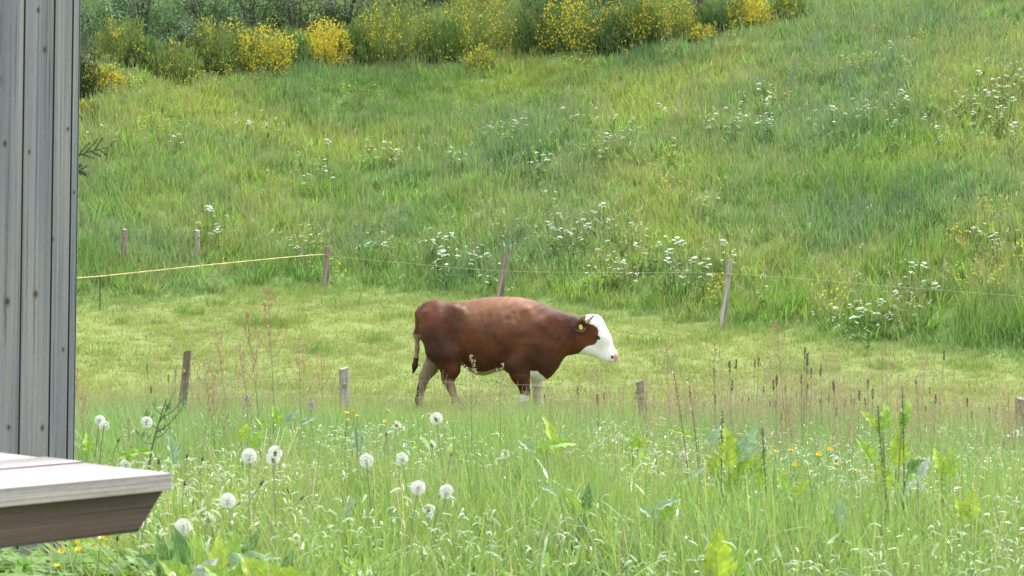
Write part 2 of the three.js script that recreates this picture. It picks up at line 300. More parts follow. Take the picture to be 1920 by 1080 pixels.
  const surf = (a, b) => { const p = V(); for (let q = 0; q <= 1; q += 0.004) { p.lerpVectors(a, b, q); const i = Math.round((p.x - x0) / h), j = Math.round((p.y - y0) / h), l = Math.round((p.z - z0) / h); if (i >= 0 && j >= 0 && l >= 0 && i < nx && j < ny && l < nz && F[(i * ny + j) * nz + l] < 0.004) return p.clone(); } return b.clone(); };
  // surface nets
  const id = new Int32Array(F.length).fill(-1), P = [], ix = [], at3 = (i, j, l) => (i * ny + j) * nz + l;
  for (let i = 0; i + 1 < nx; i++) for (let j = 0; j + 1 < ny; j++) for (let l = 0; l + 1 < nz; l++) {
    let m = 0; const f = [];
    for (let q = 0; q < 8; q++) { const v = F[at3(i + (q & 1), j + (q >> 1 & 1), l + (q >> 2))]; f.push(v); if (v < 0) m |= 1 << q; }
    if (!m || m === 255) continue;
    let sx = 0, sY = 0, sz = 0, n = 0;
    for (const [a, b] of [[0, 1], [2, 3], [4, 5], [6, 7], [0, 2], [1, 3], [4, 6], [5, 7], [0, 4], [1, 5], [2, 6], [3, 7]]) if ((m >> a & 1) !== (m >> b & 1)) {
      const s = f[a] / (f[a] - f[b]); sx += lerp(a & 1, b & 1, s); sY += lerp(a >> 1 & 1, b >> 1 & 1, s); sz += lerp(a >> 2, b >> 2, s); n++;
    }
    id[at3(i, j, l)] = P.length / 3; P.push(x0 + (i + sx / n) * h, y0 + (j + sY / n) * h, z0 + (l + sz / n) * h);
  }
  for (let i = 1; i + 1 < nx; i++) for (let j = 1; j + 1 < ny; j++) for (let l = 1; l + 1 < nz; l++) {
    const a = F[at3(i, j, l)] < 0, quad = (b, p, q, r, s) => { if (p < 0 || q < 0 || r < 0 || s < 0) return; if (b) ix.push(p, q, r, p, r, s); else ix.push(p, r, q, p, s, r); };
    if (a !== F[at3(i + 1, j, l)] < 0) quad(a, id[at3(i, j - 1, l - 1)], id[at3(i, j, l - 1)], id[at3(i, j, l)], id[at3(i, j - 1, l)]);
    if (a !== F[at3(i, j + 1, l)] < 0) quad(a, id[at3(i - 1, j, l - 1)], id[at3(i - 1, j, l)], id[at3(i, j, l)], id[at3(i, j, l - 1)]);
    if (a !== F[at3(i, j, l + 1)] < 0) quad(a, id[at3(i - 1, j - 1, l)], id[at3(i, j - 1, l)], id[at3(i, j, l)], id[at3(i - 1, j, l)]);
  }
  const g = new THREE.BufferGeometry(); g.setAttribute('position', new THREE.Float32BufferAttribute(P, 3)); g.setIndex(ix); g.computeVertexNormals();
  { // slack skin, faint ribs and muscle
    const A = g.attributes.position, N = g.attributes.normal;
    for (let i = 0; i < A.count; i++) {
      const x = A.getX(i), y = A.getY(i), z = A.getZ(i), m = x < 1.9 ? 1 : 0.25, rib = Math.sin((x + 0.25 * y) * 62) * 0.0022 * sstep(x, 0.62, 0.75) * (1 - sstep(x, 1.1, 1.2)) * sstep(y, 0.6, 0.75) * (1 - sstep(y, 1.12, 1.25)), fold = Math.sin((x * 0.8 - y * 0.5) * 75 + 3 * noise(x * 6, y * 6)) * 0.003 * sstep(x, 1.5, 1.6) * (1 - sstep(x, 1.78, 1.86)) * (1 - sstep(y, 0.85, 1.05));
      const d = m * ((fbm(x * 4.5 + z * 2, y * 4.5 + 3, 3) - 0.5) * 0.038 + (fbm(x * 15 + z * 8, y * 15, 2) - 0.5) * 0.006) * (y > 0.45 ? 1 : 0.4) + rib + fold;
      A.setXYZ(i, x + N.getX(i) * d, y + N.getY(i) * d, z + N.getZ(i) * d); P[3 * i] = A.getX(i); P[3 * i + 1] = A.getY(i); P[3 * i + 2] = A.getZ(i);
    }
    g.computeVertexNormals();
  }
  // coat
  const faceX = table([[0.6, 1.8], [0.68, 1.85], [0.75, 1.92], [0.79, 1.96], [0.815, 2.035], [0.89, 2.075], [1.04, 2.04], [1.065, 1.975], [1.2, 1.95]]);
  const n = g.attributes.normal, c = [], col = new THREE.Color();
  const mix = (a, b, s) => [lerp(a[0], b[0], s), lerp(a[1], b[1], s), lerp(a[2], b[2], s)];
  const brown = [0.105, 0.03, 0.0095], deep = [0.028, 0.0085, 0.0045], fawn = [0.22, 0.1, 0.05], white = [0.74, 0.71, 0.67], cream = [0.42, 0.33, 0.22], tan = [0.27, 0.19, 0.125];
  for (let i = 0; i < P.length / 3; i++) {
    const x = P[3 * i], y = P[3 * i + 1], z = P[3 * i + 2], ns = fbm(x * 6 + z * 3, y * 6 - z * 2, 4), fine = noise(x * 70 + z * 40, y * 45 + z * 30), e = (ns - 0.5) * 0.09;
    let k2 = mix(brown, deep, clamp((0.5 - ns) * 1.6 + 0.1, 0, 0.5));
    k2 = mix(k2, deep, 0.6 * (1 - sstep(y + e, 0.5, 0.9)) * sstep(x, 0.3, 0.6));   // darker lower flank: underside shade painted into the coat
    k2 = mix(k2, fawn, clamp((y - 0.92) / 0.36, 0, 1) * sstep(x, 0.35, 0.6) * (1 - sstep(x, 1.25, 1.45)) * (0.5 + ns * 0.6));  // paler back: fawn coat with top light painted in
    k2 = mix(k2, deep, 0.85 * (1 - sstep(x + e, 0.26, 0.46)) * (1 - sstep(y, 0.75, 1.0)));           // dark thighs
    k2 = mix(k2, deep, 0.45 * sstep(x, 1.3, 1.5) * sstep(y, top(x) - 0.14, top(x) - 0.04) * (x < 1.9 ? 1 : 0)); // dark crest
    if (x > 0.48 && x < 1.08) k2 = mix(k2, cream, 0.85 * (1 - sstep(y + e, bot(x) + 0.045, bot(x) + 0.075)) * sstep(x, 0.48, 0.56) * (z > 0.1 && x > 0.98 ? 0 : 1));  // belly
    if (x < 0.3 && z < -0.02 && y < 0.66) k2 = mix(k2, tan, sstep(0.66 - y + e, 0, 0.1) * 0.9);           // pale inner far thigh and shank
    if (x > 0.3 && x < 0.6 && z > 0 && y < 0.4) k2 = mix(k2, tan, sstep(x + (0.3 - y) * -0.2 + e, 0.33, 0.4) * sstep(0.4 - y + e, 0, 0.06));
    if (x > 1.27 && x < 1.53 && y < 0.505 + e * 0.5 - Math.max(0, x - 1.39) * 0.95 && (z < 0.12 || x > 1.31)) k2 = y < 0.3 ? mix(white, tan, 0.35 + 0.5 * ns) : white;                       // chest and far foreleg
    if (x > 1.15 && z > 0.05 && y < 0.21 + e) k2 = y > 0.14 ? white : mix(white, tan, 0.55 + 0.4 * ns);
    if (x > faceX(y) + e * 0.45 && x > 1.8 && y > 0.5) k2 = white;
    if (k2 === white) k2 = mix(white, [0.6, 0.53, 0.45], clamp((ns - 0.45) * 1.4, 0, 0.7) * (x > 1.9 ? 0.5 : 1));
    if (x < 0.02 && y < 0.9 && y > 0.62) k2 = mix(k2, tan, 0.7);
    if (x < 0.0 && y < 0.58) k2 = deep;
    const m1 = yaw(2.325, 0.675, 0.02); if (Math.hypot(x - m1.x, (y - m1.y) * 0.8, (z - m1.z) * 0.75) < 0.045 + e * 0.2) k2 = [0.5, 0.3, 0.26];            // muzzle skin
    if (y < 0.045) k2 = [0.05, 0.042, 0.036];
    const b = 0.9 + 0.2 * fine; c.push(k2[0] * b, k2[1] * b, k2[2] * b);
  }
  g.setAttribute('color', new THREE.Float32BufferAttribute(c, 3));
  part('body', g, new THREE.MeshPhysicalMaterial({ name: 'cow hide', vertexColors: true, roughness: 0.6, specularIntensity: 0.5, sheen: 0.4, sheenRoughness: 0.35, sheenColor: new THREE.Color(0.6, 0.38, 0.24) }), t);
  const solid = (name, rgb, rough = 0.5) => new THREE.MeshPhysicalMaterial({ name, color: new THREE.Color().setRGB(...rgb), roughness: rough });
  const dark = solid('dark eye', [0.012, 0.008, 0.006], 0.15), pink = solid('dark nostril', [0.05, 0.02, 0.018], 0.6);
  for (const s of [1, -1]) {
    const hp = [[2.01, 1.075, s * 0.09], [2.02, 1.085, s * 0.155], [2.06, 1.11, s * 0.205], [2.12, 1.165, s * 0.215]].map((p) => yaw(...p)), b = new MB();
    b.tube(curve(hp, 14), (q) => 0.036 * Math.pow(1 - q, 0.7) + 0.003, [1, 1, 1], 10);
    const hg = b.geo(), pc = hg.attributes.color; for (let i = 0; i < pc.count; i++) { const q = sstep(Math.floor(i / 10) / 14, 0.55, 1.0); pc.setXYZ(i, lerp(0.6, 0.2, q), lerp(0.52, 0.13, q), lerp(0.4, 0.09, q)); }
    part('horn', hg, new THREE.MeshStandardMaterial({ name: 'horn', vertexColors: true, roughness: 0.45 }), t);
    const ey = part('eye', new THREE.SphereGeometry(0.021, 14, 10), dark, t); ey.position.copy(surf(yaw(2.14, 0.893, s * 0.3), yaw(2.14, 0.893, 0))).add(V(0, 0, -s * 0.006)); ey.scale.set(1.35, 0.8, 0.8); ey.rotation.z = -0.5;
    const lid = new MB(); lid.tube(curve([[2.095, 0.908], [2.12, 0.916], [2.145, 0.912], [2.17, 0.888]].map(([a, b]) => surf(yaw(a, b, s * 0.3), yaw(a, b, 0))), 8), (q) => 0.0085 * Math.sin(Math.PI * (0.1 + 0.8 * q)), [0.04, 0.018, 0.012], 6); part('eyelid', lid.geo(), M.stem, t);
    const no = part('nostril', new THREE.SphereGeometry(0.0165, 12, 8), pink, t); no.position.copy(surf(yaw(2.36, 0.672, s * 0.22), yaw(2.27, 0.68, s * 0.0))); no.scale.set(1, 1.2, 0.9);
    { const mo = new MB(), line = [[2.31, 0.622], [2.27, 0.622], [2.22, 0.634], [2.185, 0.648]].map(([a, b]) => surf(yaw(a, b, s * 0.3), yaw(a, b, 0))); mo.tube(curve(line, 8), (q) => 0.0035 * (1 - 0.6 * q), [0.2, 0.13, 0.11], 5); part('mouth', mo.geo(), M.stem, t); }
    // ear: a cupped leaf hanging out sideways and back
    const E = new MB(), e0 = surf(yaw(1.985, 1.05, s * 0.3), yaw(1.985, 1.05, 0)), dir = s > 0 ? V(-0.78, -0.3, 0.55).normalize() : V(-0.35, -0.1, -0.9).normalize(), face = s > 0 ? V(0.35, 0.02, 0.94) : V(0.8, 0, -0.5), sd = V().crossVectors(dir, face).normalize(), nn = V().crossVectors(sd, dir).normalize();
    if (nn.dot(face) < 0) nn.negate();
    const R = 12, Cn = 8, ids = [];
    for (let side = 0; side < 2; side++) for (let i = 0; i <= R; i++) for (let j = 0; j <= Cn; j++) {
      const v = i / R, uu = j / Cn * 2 - 1, wd = 0.07 * Math.pow(Math.sin(Math.PI * (0.1 + 0.9 * Math.pow(v, 0.75))), 0.8) * (v === 1 ? 0.02 : 1) + 0.004, cupd = uu * uu * 0.035 * (1 - 0.5 * v) - side * 0.008 * (1 - uu * uu);
      const p = e0.clone().addScaledVector(dir, v * 0.175).addScaledVector(sd, uu * wd).addScaledVector(nn, cupd - 0.018);
      ids.push(E.v(p, nn.clone().multiplyScalar(side ? -1 : 1).addScaledVector(sd, -uu * 0.6).normalize(), side ? [0.12, 0.04, 0.02] : mix([0.035, 0.015, 0.01], [0.2, 0.085, 0.045], Math.pow(Math.abs(uu), 3))));
    }
    for (let side = 0; side < 2; side++) for (let i = 0; i < R; i++) for (let j = 0; j < Cn; j++) { const a = side * (R + 1) * (Cn + 1) + i * (Cn + 1) + j; if (side) { E.f(ids[a], ids[a + Cn + 2], ids[a + 1]); E.f(ids[a], ids[a + Cn + 1], ids[a + Cn + 2]); } else { E.f(ids[a], ids[a + 1], ids[a + Cn + 2]); E.f(ids[a], ids[a + Cn + 2], ids[a + Cn + 1]); } }
    const ear = part('ear', E.geo(), new THREE.MeshStandardMaterial({ name: 'ear', vertexColors: true, roughness: 0.8, side: THREE.DoubleSide }), t);
    const tg = new THREE.Shape(); tg.moveTo(-0.012, 0); tg.lineTo(0.012, 0); tg.lineTo(0.021, -0.02); tg.lineTo(0.021, -0.055); tg.lineTo(-0.021, -0.055); tg.lineTo(-0.021, -0.02); tg.closePath();
    const tgm = part('ear_tag', new THREE.ExtrudeGeometry(tg, { depth: 0.003, bevelEnabled: false }), solid('yellow plastic tag', [0.5, 0.46, 0.08], 0.5), ear, 'small yellow ear tag');
    tgm.position.copy(e0).addScaledVector(dir, 0.085).addScaledVector(nn, 0.018).add(V(0, 0.02, 0)); tgm.lookAt(tgm.position.clone().add(V(nn.x, 0, nn.z))); tgm.rotation.z += 0.25;
  }
  { // curly forelock tufts on the poll
    const b = new MB(), r = rngOf(77);
    for (let i = 0; i < 170; i++) { const p = yaw(2.045 + (r() - 0.5) * 0.09, 1.108 + r() * 0.035, (r() - 0.5) * 0.13), d = V((r() - 0.35), r() * 0.9 + 0.1, (r() - 0.5) * 1.4).normalize(); b.strip([p, p.clone().addScaledVector(d, 0.018), p.clone().addScaledVector(d, 0.03).add(V(0.01, -0.004, 0))], V(r() - 0.5, r() - 0.5, r() - 0.5).cross(d).normalize(), (q) => 0.0045 * (1 - q * 0.6), [0.74, 0.7, 0.64], [0.78, 0.75, 0.7]); }
    part('forelock', b.geo(), leafMat('white hair', { transmission: 0.2 }), t, 'tuft of curly white hair between the horns');
  }
}

// ------------------------------------------------------------------ slope: bushes
const BROOM_G = [0.19, 0.255, 0.065], YEL = [0.66, 0.55, 0.06], BUSHES = [];
function broom(px, py, w, h, dens, seed, label, o = {}) { // px, py: foot of the bush in the photograph, w and h in pixels there
  const p = hit(px, py, 0.1), D = -p.z, m = D / FPX, W = w * m * 0.57, H = h * m * 1.12, r = rngOf(seed); BUSHES.push([p.x, D, W]); const t = thing('broom_bush', label, 'bush', p.setY(p.y - 0.05));
  const st = new MB(), lf = new MB(), fl = new MB(), twigs = Math.round(80 + W * H * 150), up = V(), side = V();
  for (let i = 0; i < twigs; i++) {
    const a = r() * 6.283, q = Math.sqrt(r()), el = H * (0.3 + 0.75 * Math.sqrt(1 - q * q) * (0.6 + 0.55 * r()) * (0.75 + 0.5 * noise(Math.cos(a) * q * 2.5 + seed, Math.sin(a) * q * 2.5))), tip = V(Math.cos(a) * q * W * (0.9 + r() * 0.25), el, Math.sin(a) * q * W * 0.8);
    if (i % 3 === 0) tip.y *= 0.2 + 0.4 * r();
    const b0 = V(tip.x * 0.45 + (r() - 0.5) * 0.15, 0, tip.z * 0.45 + (r() - 0.5) * 0.15), mid = b0.clone().lerp(tip, 0.55).add(V(tip.x * 0.12, -0.04 * H, tip.z * 0.12)), pts = curve([b0, mid, tip], 6);
    if (i % 3 === 0) st.strip(pts, V(Math.sin(a), 0, -Math.cos(a)), (s) => 0.007 * (1 - s * 0.8), [0.06, 0.065, 0.03], [0.07, 0.1, 0.03]);
    const gc = jit(o.green ?? BROOM_G, r, 0.5), patch = noise(tip.x * 3.4 + seed, el * 3.4 + tip.z), bloom = clamp(dens * 1.15, 0, 1.3) * clamp((patch - 0.62 + dens * 0.42) * 6, 0, 1.3);
    for (let k = 0; k < 20; k++) {
      const s = 0.1 + 0.92 * Math.pow(r(), 0.7), c = s > 1 ? tip.clone().lerp(pts[4], 1 - s) : pts[Math.min(5, Math.floor(s * 6))].clone().lerp(pts[Math.min(6, Math.floor(s * 6) + 1)], s * 6 % 1);
      c.add(V((r() - 0.5), (r() - 0.5) * 0.7, (r() - 0.5)).multiplyScalar(0.16));
      up.set(r() - 0.5 + tip.x * 0.4, 0.6 + r(), r() - 0.5).normalize(); side.set(r() - 0.5, r() - 0.5, r() - 0.5).cross(up).normalize();
      const onF = r() < bloom * 0.5 && s > 0.3;
      if (onF) { const z = 0.014 + r() * 0.014, cc = jit(YEL, r, 0.35); fl.quad(c, up.clone().multiplyScalar(z), side.clone().multiplyScalar(z), cc); if (k % 2) fl.quad(c, side.clone().cross(up).multiplyScalar(z), up.clone().multiplyScalar(z * 0.9), cc); }
      else lf.quad(c, up.clone().multiplyScalar(0.045 + r() * 0.04), side.multiplyScalar(0.011), jit(gc, r, 0.3));
    }
  }
  part('stems', st.geo(), M.stem, t); part('foliage', lf.geo(), M.bushLeaf, t); if (fl.i.length) part('flowers', fl.geo(), M.petal, t).userData.kind = 'stuff';
}
broom(225, 112, 96, 80, 0.35, 101, 'olive broom bush with few yellow flowers in front of dark willows, near the wall');
broom(200, 163, 56, 46, 0.95, 102, 'small low broom bush with dense yellow flowers, nearest the plank wall');
broom(325, 142, 92, 66, 0.35, 103, 'low sprawling broom bush between two fuller yellow ones');
broom(392, 122, 84, 86, 0.4, 104, 'dark green broom bush touching the wide yellow one on its right');
broom(440, 122, 80, 80, 0.8, 105, 'broom bush yellow on its right half, second left of the round yellow one', { green: [0.15, 0.21, 0.055] });
broom(495, 122, 104, 80, 0.85, 106, 'broad yellow flowering broom bush just left of the brightest round one');
broom(608, 114, 96, 76, 1.25, 107, 'round broom bush completely covered in bright yellow flowers');
broom(742, 106, 152, 112, 0.42, 108, 'large olive broom bush right of the brightest yellow one');
broom(905, 124, 62, 40, 0.7, 109, 'small low yellow broom bush on the grass below the big olive bushes');
broom(915, 92, 160, 110, 0.5, 110, 'wide olive broom bush with a scatter of yellow flowers at the top centre');
broom(1012, 92, 90, 100, 0.32, 118, 'narrow dark broom bush wedged between two wide flowering ones', { green: [0.11, 0.17, 0.05] });
broom(1085, 88, 130, 104, 0.72, 111, 'dark broom bush with yellow flower clumps right of the frame centre', { green: [0.13, 0.2, 0.055] });
broom(1180, 82, 90, 96, 0.55, 112, 'upright broom bush with loose yellow sprays cut by the top edge', { green: [0.13, 0.2, 0.055] });
broom(1245, 66, 110, 96, 0.6, 113, 'yellow dotted broom bush beside the bare grey twigs');
broom(1320, 66, 56, 26, 0.7, 114, 'tiny low broom bush below the last big yellow clump');
broom(1405, 40, 84, 60, 1.0, 115, 'compact yellow broom bush, last bright one before the open grass');
broom(1478, 26, 66, 50, 0.4, 116, 'rightmost broom bush, mostly green, fading into the grass');
broom(148, 178, 56, 100, 0.25, 117, 'dark broom bush half hidden by the plank wall', { green: [0.06, 0.09, 0.035] });
broom(160, 212, 44, 30, 0.6, 119, 'little yellow broom sprig low beside the plank wall');
broom(900, 12, 90, 60, 1.0, 120, 'yellow topped broom bush highest up behind the olive ones');

broom(545, 112, 70, 60, 0.15, 121, 'mostly green broom filling the gap left of the round yellow one', { green: [0.14, 0.23, 0.06] });
broom(662, 112, 60, 70, 0.15, 122, 'mostly green broom filling the gap right of the round yellow one', { green: [0.14, 0.23, 0.06] });
broom(825, 108, 80, 80, 0.2, 123, 'green broom between the large olive bush and the wide top centre one', { green: [0.14, 0.23, 0.06] });
broom(272, 124, 70, 60, 0.2, 124, 'low green broom between the olive bush and the sprawling one near the wall', { green: [0.13, 0.21, 0.06] });
broom(1135, 90, 80, 70, 0.25, 125, 'green broom low between the two dark yellow flecked ones', { green: [0.12, 0.19, 0.055] });
broom(1350, 48, 70, 60, 0.2, 126, 'green broom left of the last compact yellow one', { green: [0.13, 0.21, 0.06] });
function willow(px, py, w, h, seed, label, col = [0.083, 0.149, 0.056]) {
  const p = hit(px, py, 0.1), D = -p.z, m = D / FPX, W = w * m / 2, H = h * m, r = rngOf(seed); BUSHES.push([p.x, D, W]); const t = thing('willow_shrub', label, 'shrub', p.setY(p.y - 0.1));
  const st = new MB(), lf = new MB(), n = V();
  for (let i = 0; i < 9; i++) { const a = r() * 6.283, tip = V(Math.cos(a) * W * 0.7, H * (0.6 + 0.3 * r()), Math.sin(a) * W * 0.6); st.tube(curve([V(Math.cos(a) * 0.15, -0.1, Math.sin(a) * 0.15), tip.clone().multiplyScalar(0.5).add(V(0, 0.1 * H, 0)), tip], 6), (s) => 0.035 * (1 - s * 0.8), [0.1, 0.09, 0.075], 5); }
  const clumps = Math.round(26 + W * H * 34);
  for (let i = 0; i < clumps; i++) {
    const a = r() * 6.283, e = Math.asin(lerp(-0.85, 1, r())), q = 0.72 + 0.3 * r(), c = V(Math.cos(a) * Math.cos(e) * W * q, H * (0.45 + 0.52 * Math.sin(e) * q), Math.sin(a) * Math.cos(e) * W * q * 0.85);
    const out = c.clone().setY(c.y - H * 0.4).normalize(), R = 0.16 + 0.16 * r(), cc = jit(col, r, 0.6);
    for (let k = 0; k < 46; k++) {
      const o = V(r() - 0.5, r() - 0.5, r() - 0.5).multiplyScalar(2 * R), x = c.clone().add(o); n.copy(out).multiplyScalar(0.9).add(V(r() - 0.5, 0.5 + r() * 0.5, r() - 0.5)).normalize();
      const u = V(r() - 0.5, r() * 0.6 - 0.1, r() - 0.5).cross(n).normalize(), s = V().crossVectors(n, u).normalize(), silver = r() < 0.22;
      lf.quad(x, u.multiplyScalar(0.032 + r() * 0.028), s.multiplyScalar(0.014 + r() * 0.008), silver ? jit([0.19, 0.27, 0.155], r, 0.3) : jit(cc, r, 0.35));
    }
  }
  part('stems', st.geo(), M.stem, t); part('foliage', lf.geo(), M.bushLeaf, t);
}
willow(185, 84, 120, 110, 201, 'grey green willow shrub in the top left corner beside the plank wall', [0.105, 0.184, 0.062]);
willow(265, 58, 130, 120, 202, 'willow shrub cut by the top edge, second from the plank wall');
willow(322, 98, 130, 84, 203, 'dark low willow shrub with a deep shaded hollow behind the sparse broom', [0.053, 0.105, 0.037]);
willow(385, 52, 140, 110, 204, 'silvery willow shrub above the dark green broom bush');
willow(475, 46, 130, 100, 205, 'willow shrub above the broad yellow broom');
willow(560, 48, 130, 100, 206, 'willow shrub up left of the brightest yellow bush', [0.090, 0.131, 0.056]);
willow(645, 44, 140, 96, 207, 'willow shrub up right of the brightest yellow bush', [0.098, 0.131, 0.062]);
willow(735, 22, 140, 90, 208, 'willow shrub behind the large olive broom bush');
willow(815, 6, 110, 80, 209, 'last willow shrub at the top edge before the grassy gap', [0.068, 0.131, 0.037]);
willow(1040, 22, 140, 90, 210, 'dark shrub at the top edge behind the narrow dark broom', [0.053, 0.096, 0.027]);
willow(1150, 14, 140, 80, 211, 'dark shrub at the top edge above the upright broom', [0.060, 0.105, 0.027]);

{ // bare twigs near the top edge
  const p = hit(1310, 40, 0), t = thing('bare_twigs', 'bare grey twigs between two yellow broom bushes at the top edge', 'dead shrub', p), b = new MB(), r = rngOf(31);
  for (let i = 0; i < 46; i++) { const a = r() * 6.283, tip = V(Math.cos(a) * 0.5 * r(), 0.5 + r() * 0.5, Math.sin(a) * 0.4 * r()); b.tube(curve([V(tip.x * 0.2, 0, tip.z * 0.2), tip.clone().multiplyScalar(0.6).add(V(0, 0.05, 0)), tip], 4), (s) => 0.008 * (1 - s * 0.7), [0.13, 0.11, 0.1], 4); }
  part('twigs', b.geo(), M.stem, t);
}

// ------------------------------------------------------------------ grass
function tuft(o, seed) {
  const r = rngOf(seed), b = new MB(), side = V(), d = V();
  for (let i = 0; i < o.n; i++) {
    const a = r() * 6.283, q = Math.sqrt(r()) * o.r, L = lerp(o.h[0], o.h[1], r()), az = a + (r() - 0.5) * 2.4, w = lerp(o.w[0], o.w[1], r()) / 2;
    let th = o.lean * r(), bend = o.droop * (r() * r() * 1.5 + 0.1) / o.seg; const pts = [V(Math.cos(a) * q, -0.03, Math.sin(a) * q)];
    for (let k = 0; k < o.seg; k++) { d.set(Math.cos(az) * Math.sin(th), Math.cos(th), Math.sin(az) * Math.sin(th)); pts.push(pts[k].clone().addScaledVector(d, L / o.seg)); th += bend * (0.4 + 1.2 * k / o.seg); }
    const tw = az + Math.PI / 2 + (r() - 0.5) * 1.2; side.set(Math.cos(tw), 0, Math.sin(tw));
    const c = jit(o.c[Math.floor(r() * o.c.length)], r, 0.35), tip = o.tip && r() < 0.6 ? o.tip : c;
    b.strip(pts, side, (s) => w * (s < 0.25 ? 0.75 + s : 1 - 0.35 * (s - 0.25)), [c[0] * 1.08, c[1], c[2] * 0.95], [lerp(c[0], tip[0], 0.7), lerp(c[1], tip[1], 0.7), lerp(c[2], tip[2], 0.7)]);
  }
  for (let i = 0; i < (o.heads ?? 0); i++) { // flowering stalks with loose panicles
    const a = r() * 6.283, q = Math.sqrt(r()) * o.r, L = lerp(o.hh[0], o.hh[1], r()), lean = V((r() - 0.5) * 0.35, 1, (r() - 0.5) * 0.35).normalize(), base = V(Math.cos(a) * q, -0.03, Math.sin(a) * q), top = base.clone().addScaledVector(lean, L).add(V((r() - 0.5) * 0.08, 0, (r() - 0.5) * 0.08));
    const pts = curve([base, base.clone().lerp(top, 0.5).addScaledVector(lean, 0.02), top], 4), hc = o.hc[Math.floor(r() * o.hc.length)];
    b.strip(pts, V(r() - 0.5, 0, r() - 0.5).normalize(), () => o.hw, [0.1, 0.14, 0.04], hc);
    const pl = L * (0.16 + 0.14 * r()), nS = o.ns ?? 14, wd = o.pw ?? 0.18;
    for (let k = 0; k < nS; k++) { const s = k / nS, p = top.clone().addScaledVector(lean, -s * pl), aa = r() * 6.283, rad = pl * wd * (0.15 + s) * r(); p.add(V(Math.cos(aa) * rad, (r() - 0.5) * 0.01, Math.sin(aa) * rad)); const u = V(r() - 0.5, 1.1, r() - 0.5).normalize(); b.quad(p, u.clone().multiplyScalar(o.sl ?? 0.008), V(r() - 0.5, 0, r() - 0.5).cross(u).normalize().multiplyScalar((o.sl ?? 0.008) * 0.33), jit(hc, r, 0.3)); }
  }
  return b.geo();
}
const Q = new THREE.Quaternion(), E = new THREE.Euler(), MX = new THREE.Matrix4(), CC = new THREE.Color();
function scatter(name, label, category, geo, mat, n, seed, pick, into) { // pick(r) -> {x, d, s, sy, c, tilt, y} or null
  const r = rngOf(seed), mats = [], cols = [];
  for (let i = 0; i < n; i++) {
    const k = pick(r); if (!k) continue;
    E.set((k.tilt ?? 0.12) * (r() - 0.5) * 2, r() * 6.283, (k.tilt ?? 0.12) * (r() - 0.5) * 2, 'XYZ');
    MX.compose(V(k.x, ground(k.x, k.d) + (k.y ?? 0), -k.d), Q.setFromEuler(E), V(k.s, k.s * (k.sy ?? 1), k.s)); mats.push(MX.clone()); cols.push(k.c ?? [1, 1, 1]);
  }
  const o = new THREE.InstancedMesh(geo, mat, mats.length); mats.forEach((m, i) => { o.setMatrixAt(i, m); o.setColorAt(i, CC.setRGB(...cols[i])); });
  o.name = numbered(name); o.castShadow = o.receiveShadow = true;
  o.userData = into ? { kind: 'stuff' } : { label, category, kind: 'stuff' };
  (into ?? scene).add(o); return o;
}
const wedge = (r, d0, d1, m = 0.318) => { const d = Math.sqrt(lerp(d0 * d0, d1 * d1, r())); return { x: (r() * 2 - 1) * d * m, d }; };
const inShed = (x, d) => x < -1.55 && x > -2.6 && Math.abs(d - 7.03) < 0.1;
// patches of other growth on the slope, from their place in the photograph: [px, py, rx, ry, tint, height]
const PATCH = [
  [1150, 312, 90, 26, [1.13, 1.00, 0.97], 0.8], [385, 205, 110, 34, [1.10, 1.01, 0.98], 0.8], [1330, 130, 170, 45, [1.10, 1.01, 0.98], 0.9], [1850, 45, 90, 50, [1.12, 1.01, 0.98], 0.9], [1010, 140, 90, 40, [1.12, 1.02, 0.96], 0.9], [1480, 130, 160, 60, [1.13, 1.02, 0.97], 0.9],
  [600, 150, 420, 40, [0.78, 0.86, 0.72], 0.8], [980, 150, 420, 40, [0.78, 0.86, 0.72], 0.85],
  [1560, 345, 130, 42, [0.76, 0.90, 0.69], 1.1], [1690, 350, 80, 40, [0.74, 0.90, 0.68], 1.15], [980, 262, 50, 22, [0.78, 0.90, 0.71], 1.0], [620, 345, 50, 26, [0.74, 0.90, 0.68], 1.1], [840, 400, 60, 30, [0.78, 0.92, 0.71], 1.0], [300, 320, 90, 30, [0.84, 0.95, 0.79], 1.0],
  [180, 488, 70, 36, [0.68, 0.88, 0.60], 1.3], [490, 525, 40, 24, [0.68, 0.86, 0.60], 1.2], [1010, 545, 90, 36, [0.71, 0.91, 0.64], 1.25], [1230, 560, 110, 36, [0.74, 0.93, 0.68], 1.15], [1450, 560, 110, 40, [0.73, 0.92, 0.66], 1.2], [1610, 600, 60, 28, [0.71, 0.90, 0.64], 1.2], [1830, 610, 140, 50, [0.65, 0.84, 0.56], 1.5], [1730, 470, 80, 50, [0.74, 0.92, 0.68], 1.1], [590, 500, 140, 34, [0.79, 0.95, 0.73], 1.15], [1650, 240, 160, 50, [0.88, 1.00, 0.84], 1], [760, 520, 120, 34, [0.81, 0.97, 0.75], 1.1],
  [800, 330, 200, 70, [0.92, 1.00, 0.95], 1], [1300, 420, 200, 60, [1.05, 1.05, 0.85], 1], [250, 380, 160, 40, [1.14, 1.09, 0.82], 0.9], [420, 300, 140, 30, [1.08, 1.07, 0.88], 0.9], [1650, 290, 260, 40, [1.14, 1.09, 0.82], 0.9], [900, 190, 200, 40, [1.07, 1.05, 0.91], 0.95],
].map(([px, py, rx, ry, c, h]) => { const p = hit(px, py, 0.2), q = hit(px, py - ry, 0.2), m = -p.z / FPX; return { x: p.x, d: -p.z, rx: rx * m, rd: Math.max(0.5, Math.abs(q.z - p.z)), c, h }; });
